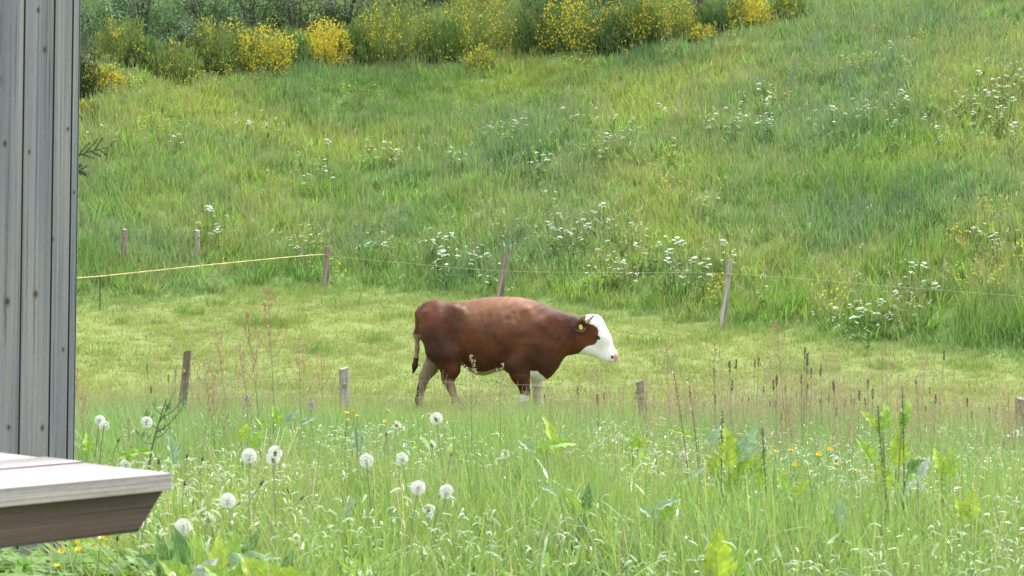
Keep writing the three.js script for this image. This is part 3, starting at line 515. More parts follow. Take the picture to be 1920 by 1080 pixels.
function slopeTint(x, d, r) {
  const a = fbm(x * 0.33 + 7, d * 0.33, 3), b = fbm(x * 1.1 + 3, d * 1.1 + 9, 3), dark = sstep(b, 0.5, 0.68);
  const aa = sstep(a, 0.25, 0.75); let c = [lerp(0.8, 1.2, aa) - 0.16 * dark, lerp(0.88, 1.1, aa) - 0.09 * dark, lerp(1.02, 0.82, aa)], h = lerp(0.75, 1.15, b);
  for (const p of PATCH) { const e = ((x - p.x) / p.rx) ** 2 + ((d - p.d) / p.rd) ** 2, k = Math.exp(-e * 1.1) * (0.6 + 0.8 * noise(x * 2.1 + p.x, d * 2.1)); if (k > 0.02) { const q = Math.min(1, k); c = c.map((v, i) => lerp(v, v * p.c[i], q)); h = lerp(h, h * p.h, q); } }
  const k = 0.9 + 0.2 * r(); return { c: c.map((v) => v * k), h };
}
{ // the slope: several kinds of tall grass tuft
  const green = [[0.29, 0.395, 0.13], [0.31, 0.4, 0.14], [0.26, 0.385, 0.127], [0.345, 0.41, 0.17]];
  const kinds = [
    tuft({ n: 26, h: [0.14, 0.36], w: [0.006, 0.011], r: 0.16, lean: 0.5, droop: 1.7, seg: 3, c: green, tip: [0.23, 0.29, 0.1] }, 301),
    tuft({ n: 20, h: [0.14, 0.34], w: [0.006, 0.01], r: 0.16, lean: 0.5, droop: 1.8, seg: 3, c: green, heads: 3, hh: [0.34, 0.52], hw: 0.0022, hc: [[0.34, 0.35, 0.19], [0.32, 0.36, 0.16], [0.36, 0.31, 0.2]], ns: 9, sl: 0.016, pw: 0.2 }, 302),
    tuft({ n: 16, h: [0.15, 0.36], w: [0.012, 0.022], r: 0.16, lean: 0.8, droop: 1.3, seg: 3, c: [[0.21, 0.365, 0.085], [0.25, 0.385, 0.095]] }, 303),
    tuft({ n: 26, h: [0.2, 0.46], w: [0.005, 0.009], r: 0.14, lean: 0.35, droop: 1.4, seg: 3, c: green, tip: [0.24, 0.29, 0.1], heads: 3, hh: [0.42, 0.62], hw: 0.002, hc: [[0.34, 0.35, 0.2], [0.35, 0.3, 0.2]], ns: 10, sl: 0.014, pw: 0.12 }, 304),
  ];
  kinds.forEach((g, i) => scatter('slope_grass', ['leafy green grass covering the flowery slope', 'grass with pale loose panicles on the slope', 'broad leaved low herbs among the slope grass', 'tall fine grass with narrow panicles on the slope'][i], 'grass', g, M.slopeGrass, [19000, 9000, 14000, 7000][i], 310 + i, (r) => {
    const k = wedge(r, 25, 56); const B = edgeAt(k.x); if (k.d < B - 0.15 + r() * 0.5) return null;
    for (const [bx, bd, bw] of BUSHES) if (Math.abs(k.x - bx) < bw * 0.9 && k.d > bd - 0.55 && k.d < bd + 0.7 && r() < 0.8) return null;
    const edge = 1 - sstep(k.d, B, B + 1.2), { c, h } = slopeTint(k.x, k.d, r);
    return { ...k, s: 0.75 + 0.5 * r(), sy: h * (1 - 0.25 * edge), c: i === 2 ? [c[0] * 0.9, c[1], c[2]] : c, tilt: 0.22 };
  }));
}
{ // grazed pasture
  const c = [[0.28, 0.345, 0.105], [0.3, 0.35, 0.115], [0.25, 0.335, 0.095], [0.34, 0.36, 0.15]];
  const kinds = [tuft({ n: 26, h: [0.03, 0.085], w: [0.004, 0.007], r: 0.085, lean: 0.9, droop: 1.4, seg: 2, c }, 401), tuft({ n: 24, h: [0.05, 0.13], w: [0.004, 0.007], r: 0.07, lean: 0.6, droop: 1.4, seg: 3, c }, 402), tuft({ n: 14, h: [0.03, 0.06], w: [0.012, 0.02], r: 0.09, lean: 1.2, droop: 0.8, seg: 2, c: [[0.22, 0.33, 0.065]] }, 403)];
  kinds.forEach((g, i) => scatter('pasture_grass', ['short grazed yellow green grass of the pasture', 'longer tufts in the grazed pasture', 'low clover leaves in the grazed pasture'][i], 'grass', g, M.shortGrass, [36000, 13000, 11000][i], 410 + i, (r) => {
    const k = wedge(r, 15.5, 33.5, 0.312), B = edgeAt(k.x); if (k.d > B + 0.3 || r() > sstep(k.d, 15.5, 18.5) + 0.1) return null;
    const a = fbm(k.x * 0.9, k.d * 0.9, 3), b = fbm(k.x * 2.3 + 5, k.d * 2.3, 3); if (i === 1 && b < 0.5) return null;
    const near = sstep(k.d, B - 1.6, B), t = 0.9 + 0.2 * r();
    return { ...k, s: 0.8 + 0.5 * r(), sy: 0.85 + 0.3 * b + near * 0.8, c: [lerp(0.92, 1.1, a) * t * (1 - near * 0.18), lerp(0.95, 1.05, a) * t, lerp(1, 0.9, a) * t], tilt: 0.25 };
  }));
  // darker rank tufts the cattle leave standing
  const rank = tuft({ n: 40, h: [0.1, 0.28], w: [0.005, 0.009], r: 0.14, lean: 0.7, droop: 1.6, seg: 3, c: [[0.14, 0.25, 0.05], [0.18, 0.28, 0.06]] }, 405);
  const spots = [[520, 610], [475, 605], [540, 560], [830, 590], [1330, 638], [700, 640], [260, 612], [905, 660], [1490, 700], [1730, 655], [1640, 690], [1820, 690], [1890, 640], [350, 590], [430, 575], [640, 575], [760, 600], [1200, 650], [1260, 690], [600, 660], [180, 660], [1420, 620], [1560, 640]].map(([x, y]) => hit(x, y));
  scatter('rank_grass_tufts', 'darker longer tufts left standing in the grazed pasture', 'grass', rank, M.shortGrass, 120, 420, (r) => { const s = spots[Math.floor(r() * spots.length)]; return { x: s.x + (r() - 0.5) * 0.7, d: -s.z + (r() - 0.5) * 0.5, s: 0.5 + 0.6 * r(), c: [0.95, 1, 0.9], tilt: 0.3 }; });
}
const foreH = (d) => d < 6 ? lerp(0.62, 0.8, clamp((d - 3) / 3, 0, 1)) : d < 11 ? lerp(0.8, 1, (d - 6) / 5) : lerp(1, 0.55, clamp((d - 11) / 5.5, 0, 1));
{ // the tall meadow in front
  const c = [[0.26, 0.39, 0.075], [0.29, 0.41, 0.08], [0.225, 0.365, 0.08], [0.35, 0.42, 0.115], [0.22, 0.37, 0.11]];
  const kinds = [
    tuft({ n: 24, h: [0.2, 0.52], w: [0.003, 0.0055], r: 0.1, lean: 0.3, droop: 1.1, seg: 5, c, tip: [0.3, 0.41, 0.11] }, 501),
    tuft({ n: 20, h: [0.22, 0.5], w: [0.0025, 0.0045], r: 0.09, lean: 0.25, droop: 0.8, seg: 5, c, heads: 3, hh: [0.42, 0.62], hw: 0.0009, hc: [[0.33, 0.38, 0.15], [0.3, 0.36, 0.13]], ns: 20, sl: 0.005, pw: 0.2 }, 502),
    tuft({ n: 10, h: [0.24, 0.5], w: [0.004, 0.008], r: 0.1, lean: 0.4, droop: 3.4, seg: 9, c: [[0.19, 0.36, 0.07], [0.22, 0.37, 0.11]] }, 503),
    tuft({ n: 22, h: [0.1, 0.26], w: [0.012, 0.024], r: 0.12, lean: 0.8, droop: 1.0, seg: 4, c: [[0.16, 0.33, 0.045], [0.2, 0.37, 0.05]] }, 504),
    tuft({ n: 10, h: [0.2, 0.4], w: [0.003, 0.005], r: 0.1, lean: 0.3, droop: 1.0, seg: 4, c, heads: 6, hh: [0.45, 0.78], hw: 0.0009, hc: [[0.4, 0.28, 0.19], [0.36, 0.26, 0.17], [0.38, 0.34, 0.2]], ns: 24, sl: 0.006, pw: 0.13 }, 505),
  ];
  const lab = ['fine green blades of the tall meadow grass', 'meadow grass with airy pale panicles', 'arching glossy broad grass blades in the foreground', 'low broad leaved meadow herbs under the grass', 'meadow grass with pinkish beige panicles'];
  kinds.forEach((g, i) => scatter('meadow_grass', lab[i], 'grass', g, i === 2 ? M.glossy : M.grass, [7000, 2600, 1000, 3200, 1500][i], 510 + i, (r) => {
    const k = wedge(r, 2.3, 19.4, 0.33); if (inShed(k.x, k.d) || (k.x / k.d < -0.222 && k.d > 5.7 && k.d < 7)) return null;
    if (i === 4 && (k.d < 8 || r() > (0.15 + 0.85 * sstep(k.x / k.d, 0.0, 0.2)) * sstep(fbm(k.x * 0.9, k.d * 0.9 + 70, 2), 0.35, 0.6))) return null;
    const far = sstep(k.d, 15.5, 19.4); if (r() < far * 0.75) return null;
    if (k.d > 12.2 && k.d < 17.5) { const px = 960 + FPX * k.x / k.d; if (Math.abs(px - 1207) < 34 || px > 1872 && px < 1960 || Math.abs(px - 338) < 22) { if (r() < 0.75) return null; k.low = 0.45; } }
    const a = fbm(k.x * 0.7 + 40, k.d * 0.7, 3), b = fbm(k.x * 1.9, k.d * 1.9 + 30, 3), t = 0.88 + 0.24 * r(), cool = sstep(fbm(k.x * 0.5 + 90, k.d * 0.5, 2), 0.45, 0.65);
    return { ...k, s: 0.85 + 0.3 * r(), sy: (k.low ?? 1) * foreH(k.d) * (0.6 + 0.8 * b) * (k.d < 6.9 && k.x / k.d < -0.178 ? (k.x / k.d < -0.222 ? 0.22 : 0.5) : 1), c: [lerp(0.85, 1.2, a) * t * (1 - 0.12 * cool), lerp(0.93, 1.07, a) * t, lerp(0.95, 0.9, a) * t * (1 + 0.12 * cool)], tilt: 0.16 };
  }));
}

{ // tangle under and between the grass: small broad leaves, pale strips painted as sun glints, dry stalks
  const r0 = rngOf(560), lf = [0, 1].map((q) => { const b = new MB(); for (let i = 0; i < 6; i++) { const a = r0() * 6.283, L = 0.08 + 0.12 * r0(), d = V(Math.cos(a) * 0.6, 0.5 + r0(), Math.sin(a) * 0.6).normalize(), p0 = V(d.x * 0.03, 0, d.z * 0.03), sd = V(-Math.sin(a), 0, Math.cos(a)); const p1 = p0.clone().addScaledVector(d, L * 0.6), p2 = p1.clone().addScaledVector(d, L * 0.6).add(V(d.x * 0.05, -0.03, d.z * 0.05)); b.strip(curve([p0, p1, p2], 6), sd, (w) => 0.004 + (q ? 0.026 : 0.016) * Math.pow(Math.sin(Math.PI * clamp(w * 0.93 + 0.05, 0, 1)), 0.8), [0.2, 0.34, 0.06], [0.24, 0.38, 0.07]); } return b.geo(); });
  lf.forEach((g, i) => scatter('meadow_herb_leaves', ['narrow herb leaves tangled in the foreground meadow', 'rounded herb leaves tangled in the foreground meadow'][i], 'leaves', g, M.leaf, [1500, 800][i], 561 + i, (r) => { const k = wedge(r, 4.4, 13, 0.32); if (inShed(k.x, k.d) || k.x / k.d < -0.2 || fbm(k.x * 1.4 + i * 9, k.d * 1.4, 2) < 0.48) return null; const q = 0.7 + 0.6 * r(); return { ...k, s: (0.32 + 0.5 * r()) * clamp(k.d / 7, 0.75, 1.3), y: 0.02 + 0.2 * r() * foreH(k.d), c: [q, q, 0.8 + r() * 0.8], tilt: 0.5 }; }));
  const sb = new MB(); for (let i = 0; i < 3; i++) { const a = i * 2.1 + r0(), d = V(Math.cos(a), 0, Math.sin(a)), p = V((r0() - 0.5) * 0.12, 0.03 * r0(), (r0() - 0.5) * 0.12); sb.strip(curve([p, p.clone().addScaledVector(d, 0.016).add(V(0, 0.006 * r0(), 0)), p.clone().addScaledVector(d, 0.03).add(V(0, -0.008 * r0(), 0))], 4), V(-d.z, 0.3, d.x).normalize(), (w) => 0.0028 * (1 - w * 0.5), [0.4, 0.52, 0.26], [0.66, 0.7, 0.56]); }
  scatter('grass_glint_strips', 'sun glints on foreground meadow blades, modelled as pale curled strips', 'grass', sb.geo(), M.glossy, 6500, 565, (r) => { const k = wedge(r, 3.3, 11, 0.3), a = k.x / k.d; if (inShed(k.x, k.d) || a < -0.2 || fbm(k.x * 1.1 + 3, k.d * 1.1 + 8, 2) + 0.7 * a < 0.45) return null; return { ...k, s: 0.6 + 0.8 * r(), y: foreH(k.d) * (0.12 + 0.3 * r()), tilt: 0.8 }; });
  const db = new MB(); for (let i = 0; i < 4; i++) { const a = r0() * 6.283, p = V((r0() - 0.5) * 0.1, 0, (r0() - 0.5) * 0.1); db.strip(curve([p, p.clone().add(V(Math.cos(a) * 0.03, 0.25, Math.sin(a) * 0.03)), p.clone().add(V(Math.cos(a) * 0.12, 0.42, Math.sin(a) * 0.12))], 5), V(-Math.sin(a), 0, Math.cos(a)), () => 0.0012, [0.36, 0.33, 0.18], [0.46, 0.38, 0.24]); }
  scatter('dry_grass_stalks', 'thin dry straw coloured stalks standing in the meadow', 'grass', db.geo(), M.grass, 700, 567, (r) => { const k = wedge(r, 3.5, 16.5, 0.32); if (inShed(k.x, k.d)) return null; return { ...k, s: 0.8 + 0.4 * r(), sy: foreH(k.d) * 1.15, tilt: 0.25 }; });
}

{ // low growth at the foot of the plank wall
  const g = tuft({ n: 30, h: [0.03, 0.13], w: [0.003, 0.006], r: 0.09, lean: 0.9, droop: 1.2, seg: 3, c: [[0.17, 0.33, 0.05], [0.22, 0.37, 0.06], [0.13, 0.27, 0.05]] }, 571), b = new MB(), r0 = rngOf(572);
  for (let i = 0; i < 16; i++) { const a = r0() * 6.283, L = 0.02 + 0.05 * r0(), p = V(Math.cos(a) * L, 0.02 + r0() * 0.1, Math.sin(a) * L), u = V(Math.cos(a), 0.5 * r0(), Math.sin(a)).normalize(); b.quad(p, u.clone().multiplyScalar(0.022), V(-Math.sin(a), 0.3, Math.cos(a)).normalize().multiplyScalar(0.011), jit([0.15, 0.3, 0.05], r0, 0.5)); }
  const where = (r) => { const d = 3 + 2.6 * r(), x = -d * (0.195 + 0.11 * r()); return inShed(x, d) ? null : { x, d, s: 0.8 + 0.5 * r(), tilt: 0.3, c: [0.8 + 0.3 * r(), 0.9, 0.9] }; };
  scatter('short_grass', 'short grass at the foot of the plank wall', 'grass', g, M.grass, 1500, 573, where); scatter('ground_herbs', 'small leafy herbs at the foot of the plank wall', 'leaves', b.geo(), M.leaf, 700, 574, where);
}

{ // longer grass along the near fence, standing up in front of the cow's feet
  const g = tuft({ n: 16, h: [0.12, 0.3], w: [0.003, 0.006], r: 0.1, lean: 0.4, droop: 1.2, seg: 4, c: [[0.25, 0.38, 0.08], [0.3, 0.39, 0.1], [0.21, 0.35, 0.08]], heads: 3, hh: [0.28, 0.45], hw: 0.0012, hc: [[0.38, 0.38, 0.2], [0.4, 0.32, 0.2]], ns: 12, sl: 0.007, pw: 0.2 }, 581);
  scatter('fence_line_grass', 'loose longer grass along the near fence below the cow', 'grass', g, M.grass, 1500, 582, (r) => { const k = wedge(r, 16.6, 22.2, 0.3); if (fbm(k.x * 0.8 + 21, k.d * 0.8, 2) < 0.38 || Math.abs(960 + FPX * k.x / k.d - 1207) < 26) return null; return { ...k, s: 0.7 + 0.5 * r(), sy: 0.8 + 0.4 * r(), tilt: 0.25 }; });
}

// ------------------------------------------------------------------ fences
const postTex = woodTexture(91, 128, 512, [150, 142, 134], [[0.3, 0.3, 9], [0.7, 0.6, 8], [0.5, 0.85, 7]], 1.3);
const postMat = [0xffffff, 0xd8d0c8, 0xb8aca0].map((c) => woodMat('weathered fence post', postTex, { color: c, bumpScale: 0.006 }));
const insul = new THREE.MeshStandardMaterial({ name: 'insulator', color: 0x8a7d3a, roughness: 0.5 });
function fencePost(px, py, bx, by, D, rad, seed, mat, label, group, tipZ = 0) {
  if (D > 35) D = -hit(bx, by, 0.1).z;
  const r = rngOf(seed), top = at(px, py, D + tipZ), b = at(bx, by, D); const base = V(b.x, ground(b.x, D) - 0.12, -D), L = top.distanceTo(base), t = thing('fence_post', label, 'fence post', base, group);
  const g = new THREE.CylinderGeometry(rad * 0.93, rad * 1.04, L, 14, 14, false), P = g.attributes.position; g.translate(0, L / 2, 0);
  const ph = r() * 9;
  for (let i = 0; i < P.count; i++) {
    const x = P.getX(i), y = P.getY(i), z = P.getZ(i), a = Math.atan2(z, x), k = 1 + 0.12 * (noise(a * 1.3 + 5 + ph, y * 5 + ph) - 0.5) + 0.1 * Math.cos(2 * a + ph);
    const bend = 0.012 * Math.sin(y / L * 3 + ph), cut = y > L - 0.001 ? 0.014 * Math.cos(a + ph) * Math.hypot(x, z) / rad : 0; P.setXYZ(i, x * k + bend, y + cut, z * k);
  }
  g.computeVertexNormals(); part('post', g, postMat[mat], t);
  t.quaternion.setFromUnitVectors(UPV, top.clone().sub(base).normalize()); t.rotateY(r() * 0.6);
  const ig = new THREE.CylinderGeometry(0.016, 0.02, 0.05, 8); ig.rotateX(Math.PI / 2); ig.translate(0, L * 0.8, rad + 0.02); part('insulator', ig, insul, t);
  return { top, base, L };
}
const FP = {
  a: fencePost(350, 659, 332, 790, 17.2, 0.035, 1, 2, 'dark thin post leaning right, left end of the near fence', 0),
  b: fencePost(646, 690, 641, 790, 17.4, 0.047, 2, 0, 'stout pale grey post half sunk in grass left of the cow'),
  c: fencePost(1200, 714, 1209, 830, 17, 0.037, 3, 1, 'grey post leaning left, right of the cow in the tall meadow'),
  d: fencePost(1916, 746, 1912, 880, 15.6, 0.05, 4, 1, 'near post cut by the right edge of the frame'),
  e: fencePost(614, 462, 608, 545, 33, 0.05, 5, 1, 'far brown post where the yellow rope is tied'),
  f: fencePost(947, 476, 936, 572, 31.6, 0.055, 6, 1, 'far post standing directly behind the back of the cow'),
  g: fencePost(1368, 487, 1352, 606, 29.8, 0.042, 7, 0, 'slender pale grey far post leaning right, right of the cow head'),
  h: fencePost(235, 430, 230, 484, 36.6, 0.046, 8, 1, 'small distant post on the slope nearest the plank wall'),
  i: fencePost(371, 432, 370, 478, 37, 0.05, 9, 0, 'small distant stump of a post above the yellow rope'),
};
function wire(name, label, cat, pts, rad, rgb, seed, group) {
  const b = new MB(); b.tube(curve(pts, 40), () => rad, rgb, 5);
  const m = part(numbered(name), b.geo(), new THREE.MeshStandardMaterial({ name, vertexColors: true, roughness: 0.45, metalness: 0 })); tag(m, label, cat, group); return m;
}
{
  const sag = (a, b, s) => { const m = a.clone().lerp(b, 0.5); m.y -= s; return [a, m, b]; };
  const on = (px, py, D) => at(px, py, D);
  wire('fence_wire', 'upper thin wire of the near fence passing in front of the cow legs', 'fence wire', [on(339, 716, 17.1), on(500, 712, 17.2), on(646, 706, 17.32), on(790, 714, 17.25), on(990, 722, 17.1), on(1200, 724, 16.92), on(1560, 742, 16.3), on(1916, 760, 15.5)], 0.001, [0.42, 0.43, 0.4]);
  wire('fence_wire', 'lower thin wire of the near fence just above the meadow grass', 'fence wire', [on(336, 744, 17.1), on(500, 744, 17.2), on(643, 742, 17.32), on(870, 747, 17.2), on(1203, 752, 16.92), on(1560, 776, 16.3), on(1914, 800, 15.5)], 0.001, [0.42, 0.43, 0.4]);
  wire('fence_wire', 'pale thin wire of the far fence running from the roped post to the right edge', 'fence wire', [on(613, 480, 32.92), on(780, 495, 32.4), on(944, 508, 31.5), on(1150, 511, 30.8), on(1365, 513, 29.72), on(1650, 535, 28.6), on(1930, 557, 27.4), on(2060, 570, 27)], 0.0013, [0.56, 0.62, 0.5]);
  const rope = new MB(), pts = curve([on(610, 477, 32.93), on(585, 478.5, 32.8), on(400, 496, 31.4), on(188, 518, 30.2), on(145, 521.5, 29.9), on(60, 531, 29.4)], 60);
  for (let k = 0; k < 2; k++) { const tw = pts.map((p, i) => p.clone().add(V(0, Math.sin(i * 1.9 + k * Math.PI) * 0.004, Math.cos(i * 1.9 + k * Math.PI) * 0.004))); rope.tube(tw, () => 0.0075, k ? [0.56, 0.48, 0.17] : [0.6, 0.53, 0.24], 6); }
  tag(part('fence_rope', rope.geo(), new THREE.MeshStandardMaterial({ name: 'yellow rope', vertexColors: true, roughness: 0.8 })), 'yellow fence rope stretched from a far post down towards the plank wall', 'rope');
  const s0 = on(188, 519, 30.2), g0 = V(s0.x, ground(s0.x, 30.2) - 0.05, s0.z), t = thing('fence_stake', 'thin dark metal stake holding up the yellow rope', 'fence stake', g0), L = s0.y - g0.y;
  const sg = new THREE.CylinderGeometry(0.009, 0.009, L, 8); sg.translate(0, L / 2, 0); part('rod', sg, new THREE.MeshStandardMaterial({ name: 'dark steel', color: 0x4a4440, roughness: 0.6, metalness: 0.3 }), t);
  const cg = new THREE.TorusGeometry(0.017, 0.005, 6, 12, 5); cg.rotateX(Math.PI / 2); cg.translate(0, L, 0); part('hook', cg, insul, t);
  const fg = new THREE.BoxGeometry(0.09, 0.008, 0.012); fg.translate(0.04, 0.16, 0); part('foot_step', fg, insul, t);
}

// ------------------------------------------------------------------ spruce sprigs reaching out from behind the wall
function sprig(px, py, bx, by, D, seed, label, dry) {
  const tip = at(px, py, D), base = at(bx, by, D), t = thing('branch', label, 'branch', base), r = rngOf(seed), b = new MB(), n = new MB(), d = tip.clone().sub(base), L = d.length();
  const main = curve([V(0, 0, 0), d.clone().multiplyScalar(0.5).add(V(0, 0.02, 0)), d], 10), twigs = [main];
  for (let i = 1; i < 7; i++) { const p = main[2 + i], s = i % 2 ? 1 : -1, e = d.clone().multiplyScalar(0.32 * (1 - i / 12)).add(V(0, s * L * 0.17, (r() - 0.5) * L * 0.3)); twigs.push(curve([p, p.clone().addScaledVector(e, 0.5), p.clone().add(e)], 5)); }
  twigs.forEach((q, i) => b.tube(q, (s) => (i ? 0.004 : 0.008) * (1 - s * 0.6), dry ? [0.16, 0.14, 0.1] : [0.09, 0.07, 0.05], 5));
  for (const q of twigs) for (let k = 0; k < (dry ? 6 : 44); k++) { const j = Math.floor(r() * (q.length - 1)), p = q[j].clone().lerp(q[j + 1], r()), u = q[j + 1].clone().sub(q[j]).normalize().multiplyScalar(0.8).add(V(r() - 0.5, r() - 0.3, r() - 0.5)).normalize(); n.quad(p.addScaledVector(u, 0.012), u.clone().multiplyScalar(0.014), V(r() - 0.5, r() - 0.5, r() - 0.5).cross(u).normalize().multiplyScalar(0.002), jit([0.06, 0.1, 0.045], r, 0.4)); }
  part('twigs', b.geo(), M.stem, t); part('needles', n.geo(), M.bushLeaf, t);
}
sprig(202, 277, 120, 306, 14, 41, 'dark needled conifer sprig poking out from behind the plank wall');
sprig(164, 326, 120, 318, 14, 42, 'short drooping conifer sprig behind the plank wall, under the longer one');
sprig(192, 78, 120, 128, 20, 43, 'bare forked grey branch beside the plank wall near the top', true);
sprig(180, 122, 128, 92, 20, 44, 'bare branch slanting down beside the plank wall near the top', true);

// ------------------------------------------------------------------ white umbel flowers and small yellow ones on the slope
{
  const variants = [0, 1, 2, 3].map((s) => {
    const r = rngOf(600 + s), st = new MB(), heads = [], nU = 2 + s % 3;
    for (let u = 0; u < nU; u++) {
      const fl = new MB(); heads.push(fl); const top = V((r() - 0.5) * 0.34, 0.34 + r() * 0.4, (r() - 0.5) * 0.34), b0 = V(0, -0.03, 0);
      st.tube(curve([b0, V(top.x * 0.25, 0.3, top.z * 0.25), top], 5), () => 0.003, [0.14, 0.22, 0.06], 4);
      const R = 0.026 + r() * 0.034, tx = (r() - 0.5) * 0.7;
      for (let k = 0; k < 16; k++) { const a = k * 2.399, q = Math.sqrt(k / 16) * R * (0.75 + 0.5 * r()), p = top.clone().add(V(Math.cos(a) * q, 0.018 - q * q * 4 + r() * 0.014 + tx * Math.cos(a) * q - 0.25 * Math.sin(a) * q, Math.sin(a) * q)), n = V((r() - 0.5) * 0.6, 1, (r() - 0.5) * 0.6 + 0.5).normalize(), x = V(1, 0, 0).cross(n).normalize(), z = 0.008 + r() * 0.007; fl.quad(p, x.clone().multiplyScalar(z), x.clone().cross(n).multiplyScalar(z), jit([0.76, 0.77, 0.7], r, 0.25)); if (k % 3 === 0) st.strip([top, p], V(1, 0, 0), () => 0.0015, [0.14, 0.22, 0.06], [0.2, 0.28, 0.1]); }
    }
    for (let k = 0; k < 14; k++) { const a = r() * 6.28, p = V(Math.cos(a) * 0.1, 0.1 + r() * 0.3, Math.sin(a) * 0.1); st.quad(p, V(Math.cos(a), 0.5, Math.sin(a)).multiplyScalar(0.05), V(-Math.sin(a), 0, Math.cos(a)).multiplyScalar(0.025), [0.1, 0.2, 0.05]); }
    return [st.geo(), heads.map((q) => q.geo())];
  });
  const stMat = leafMat('umbel stems', { transmission: 0.2 });
  // [px, py, spread x, spread y, plants, where]
  const G = [[590, 282, 28, 20, 4, 'in the small clump up left of the far roped post'], [604, 318, 34, 10, 3, 'below the upper left clump on the slope'], [728, 274, 60, 16, 6, 'in the loose row across the middle left of the slope'], [830, 270, 40, 14, 4, 'in the loose row at mid slope above the cow rump'], [1030, 296, 38, 12, 7, 'in the dense short row at the centre of the slope'], [1082, 240, 120, 34, 12, 'in the wide drift at the centre of the slope'], [940, 214, 40, 14, 5, 'in the group high up left of centre'], [1240, 225, 90, 40, 6, 'scattered right of the central drift'], [1408, 180, 60, 34, 9, 'in the group high on the right half of the slope'], [1366, 214, 40, 12, 6, 'in the row under the high right group'], [1445, 212, 24, 10, 4, 'beside the high right group'], [1560, 200, 50, 30, 4, 'sparse between the two right hand groups'], [1650, 178, 40, 24, 7, 'left of the large white drift at the right edge'], [1850, 190, 58, 40, 22, 'in the large white drift at the right edge'], [1880, 128, 44, 24, 9, 'at the top of the right edge drift'], [1700, 220, 60, 34, 7, 'below left of the large white drift'], [1905, 232, 20, 14, 3, 'low at the right edge drift'], [1680, 92, 40, 16, 2, 'highest on the right side'], [398, 412, 34, 16, 7, 'in the clump left of the far roped post'], [558, 440, 34, 14, 5, 'just above the far roped post'], [715, 436, 40, 20, 4, 'right of the far roped post'], [860, 448, 50, 26, 10, 'in the drift above the cow back'], [880, 478, 60, 16, 9, 'in the row above the cow back'], [1065, 424, 34, 14, 9, 'in the bright clump left of the slender far post'], [1195, 450, 74, 34, 15, 'in the broad drift between the two far posts'], [1160, 488, 60, 18, 9, 'in the lower drift above the cow head'], [1290, 482, 60, 22, 10, 'just left of the slender far post'], [1110, 396, 50, 16, 5, 'above the broad drift'], [1372, 470, 24, 8, 3, 'around the top of the slender far post'], [985, 410, 50, 24, 4, 'on the slope above the far post behind the cow'], [1620, 566, 46, 30, 12, 'at the slope foot on the right'], [1700, 545, 50, 16, 6, 'right of the slope foot group'], [1715, 500, 36, 14, 4, 'above the far wire on the right'], [1858, 426, 24, 12, 5, 'in the isolated clump near the right edge'], [980, 590, 14, 8, 3, 'low beside the far post behind the cow'], [1432, 524, 8, 6, 2, 'right of the slender far post'], [490, 224, 44, 10, 4, 'high on the left'], [205, 238, 30, 8, 3, 'beside the plank wall high up'], [320, 238, 30, 10, 2, 'high on the left below the broom'], [1330, 366, 20, 8, 2, 'alone right of centre'], [1025, 348, 4, 2, 1, 'alone at the very centre of the slope']];
  const r = rngOf(640), protos = new Map();
  for (const [px, py, sx, sy, n, where] of G) for (let i = 0; i < Math.round(n * 1.15); i++) {
    const a = r() * 6.283, q = Math.sqrt(r()) * 1.1, p = hit(px + Math.cos(a) * q * sx, py + Math.sin(a) * q * sy, 0.58), v = Math.floor(r() * 4), s = 0.52 + r() * 0.42;
    const lab = 'white flat topped umbel flowers ' + where; let t;
    if (!protos.has(v)) { t = thing('umbel_plant', lab, 'wildflower', p, 'white umbels ' + where); part('stems', variants[v][0], stMat, t); for (const q of variants[v][1]) part('flower_head', q, M.petal, t); protos.set(v, t); }
    else { t = protos.get(v).clone(); t.name = numbered('umbel_plant'); t.userData = {}; tag(t, lab, 'wildflower', 'white umbels ' + where); t.position.copy(p); scene.add(t); }
    t.rotation.y = r() * 6.283; t.scale.setScalar(s);
  }
  { // the rest of the white specks, too many and too small to count
    const sp = []; for (const [px, py, sx, sy, n] of G) for (let i = 0; i < n * 2.4; i++) { const q = 1.7 * Math.sqrt(r()), a = r() * 6.283; sp.push(hit(px + Math.cos(a) * q * sx * 1.25, py + Math.sin(a) * q * sy * 1.3, 0.35)); }
    for (let i = 0; i < 160; i++) sp.push(hit(700 + r() * 1220, 170 + r() * 380, 0.35));
    const b = new MB(); for (let k = 0; k < 3; k++) { const p = V((r() - 0.5) * 0.3, 0.25 + r() * 0.25, (r() - 0.5) * 0.3); b.strip([V(p.x * 0.6, 0, p.z * 0.6), p], V(1, 0, 0), () => 0.0015, [0.16, 0.26, 0.07], [0.2, 0.28, 0.1]); for (let j = 0; j < 5; j++) b.quad(p.clone().add(V((r() - 0.5) * 0.035, r() * 0.008, (r() - 0.5) * 0.035)), V(0.009, 0, 0), V(0, 0.003, -0.009), [0.72, 0.72, 0.66]); }
    let k = 0; scatter('small_white_flowers', 'tiny white flower specks sprinkled through the slope grass', 'wildflowers', b.geo(), M.petal, sp.length, 645, () => { const p = sp[k++]; return { x: p.x, d: -p.z, s: 0.8 }; });
  }
  // yellow flower patches and reddish sorrel haze: uncountable specks
  const yb = new MB(), rr = rngOf(650); for (let k = 0; k < 7; k++) { const p = V((rr() - 0.5) * 0.24, 0.4 + rr() * 0.25, (rr() - 0.5) * 0.24); yb.strip([V(p.x * 0.3, 0, p.z * 0.3), p], V(1, 0, 0), () => 0.002, [0.14, 0.22, 0.06], [0.14, 0.22, 0.06]); for (let j = 0; j < 3; j++) { const c = p.clone().add(V((rr() - 0.5) * 0.04, rr() * 0.02, (rr() - 0.5) * 0.04)), n = V(rr() - 0.5, 1, rr()).normalize(), x = V(1, 0, 0).cross(n).normalize(); yb.quad(c, x.clone().multiplyScalar(0.013), x.cross(n).multiplyScalar(0.013), [0.75, 0.58, 0.03]); } }
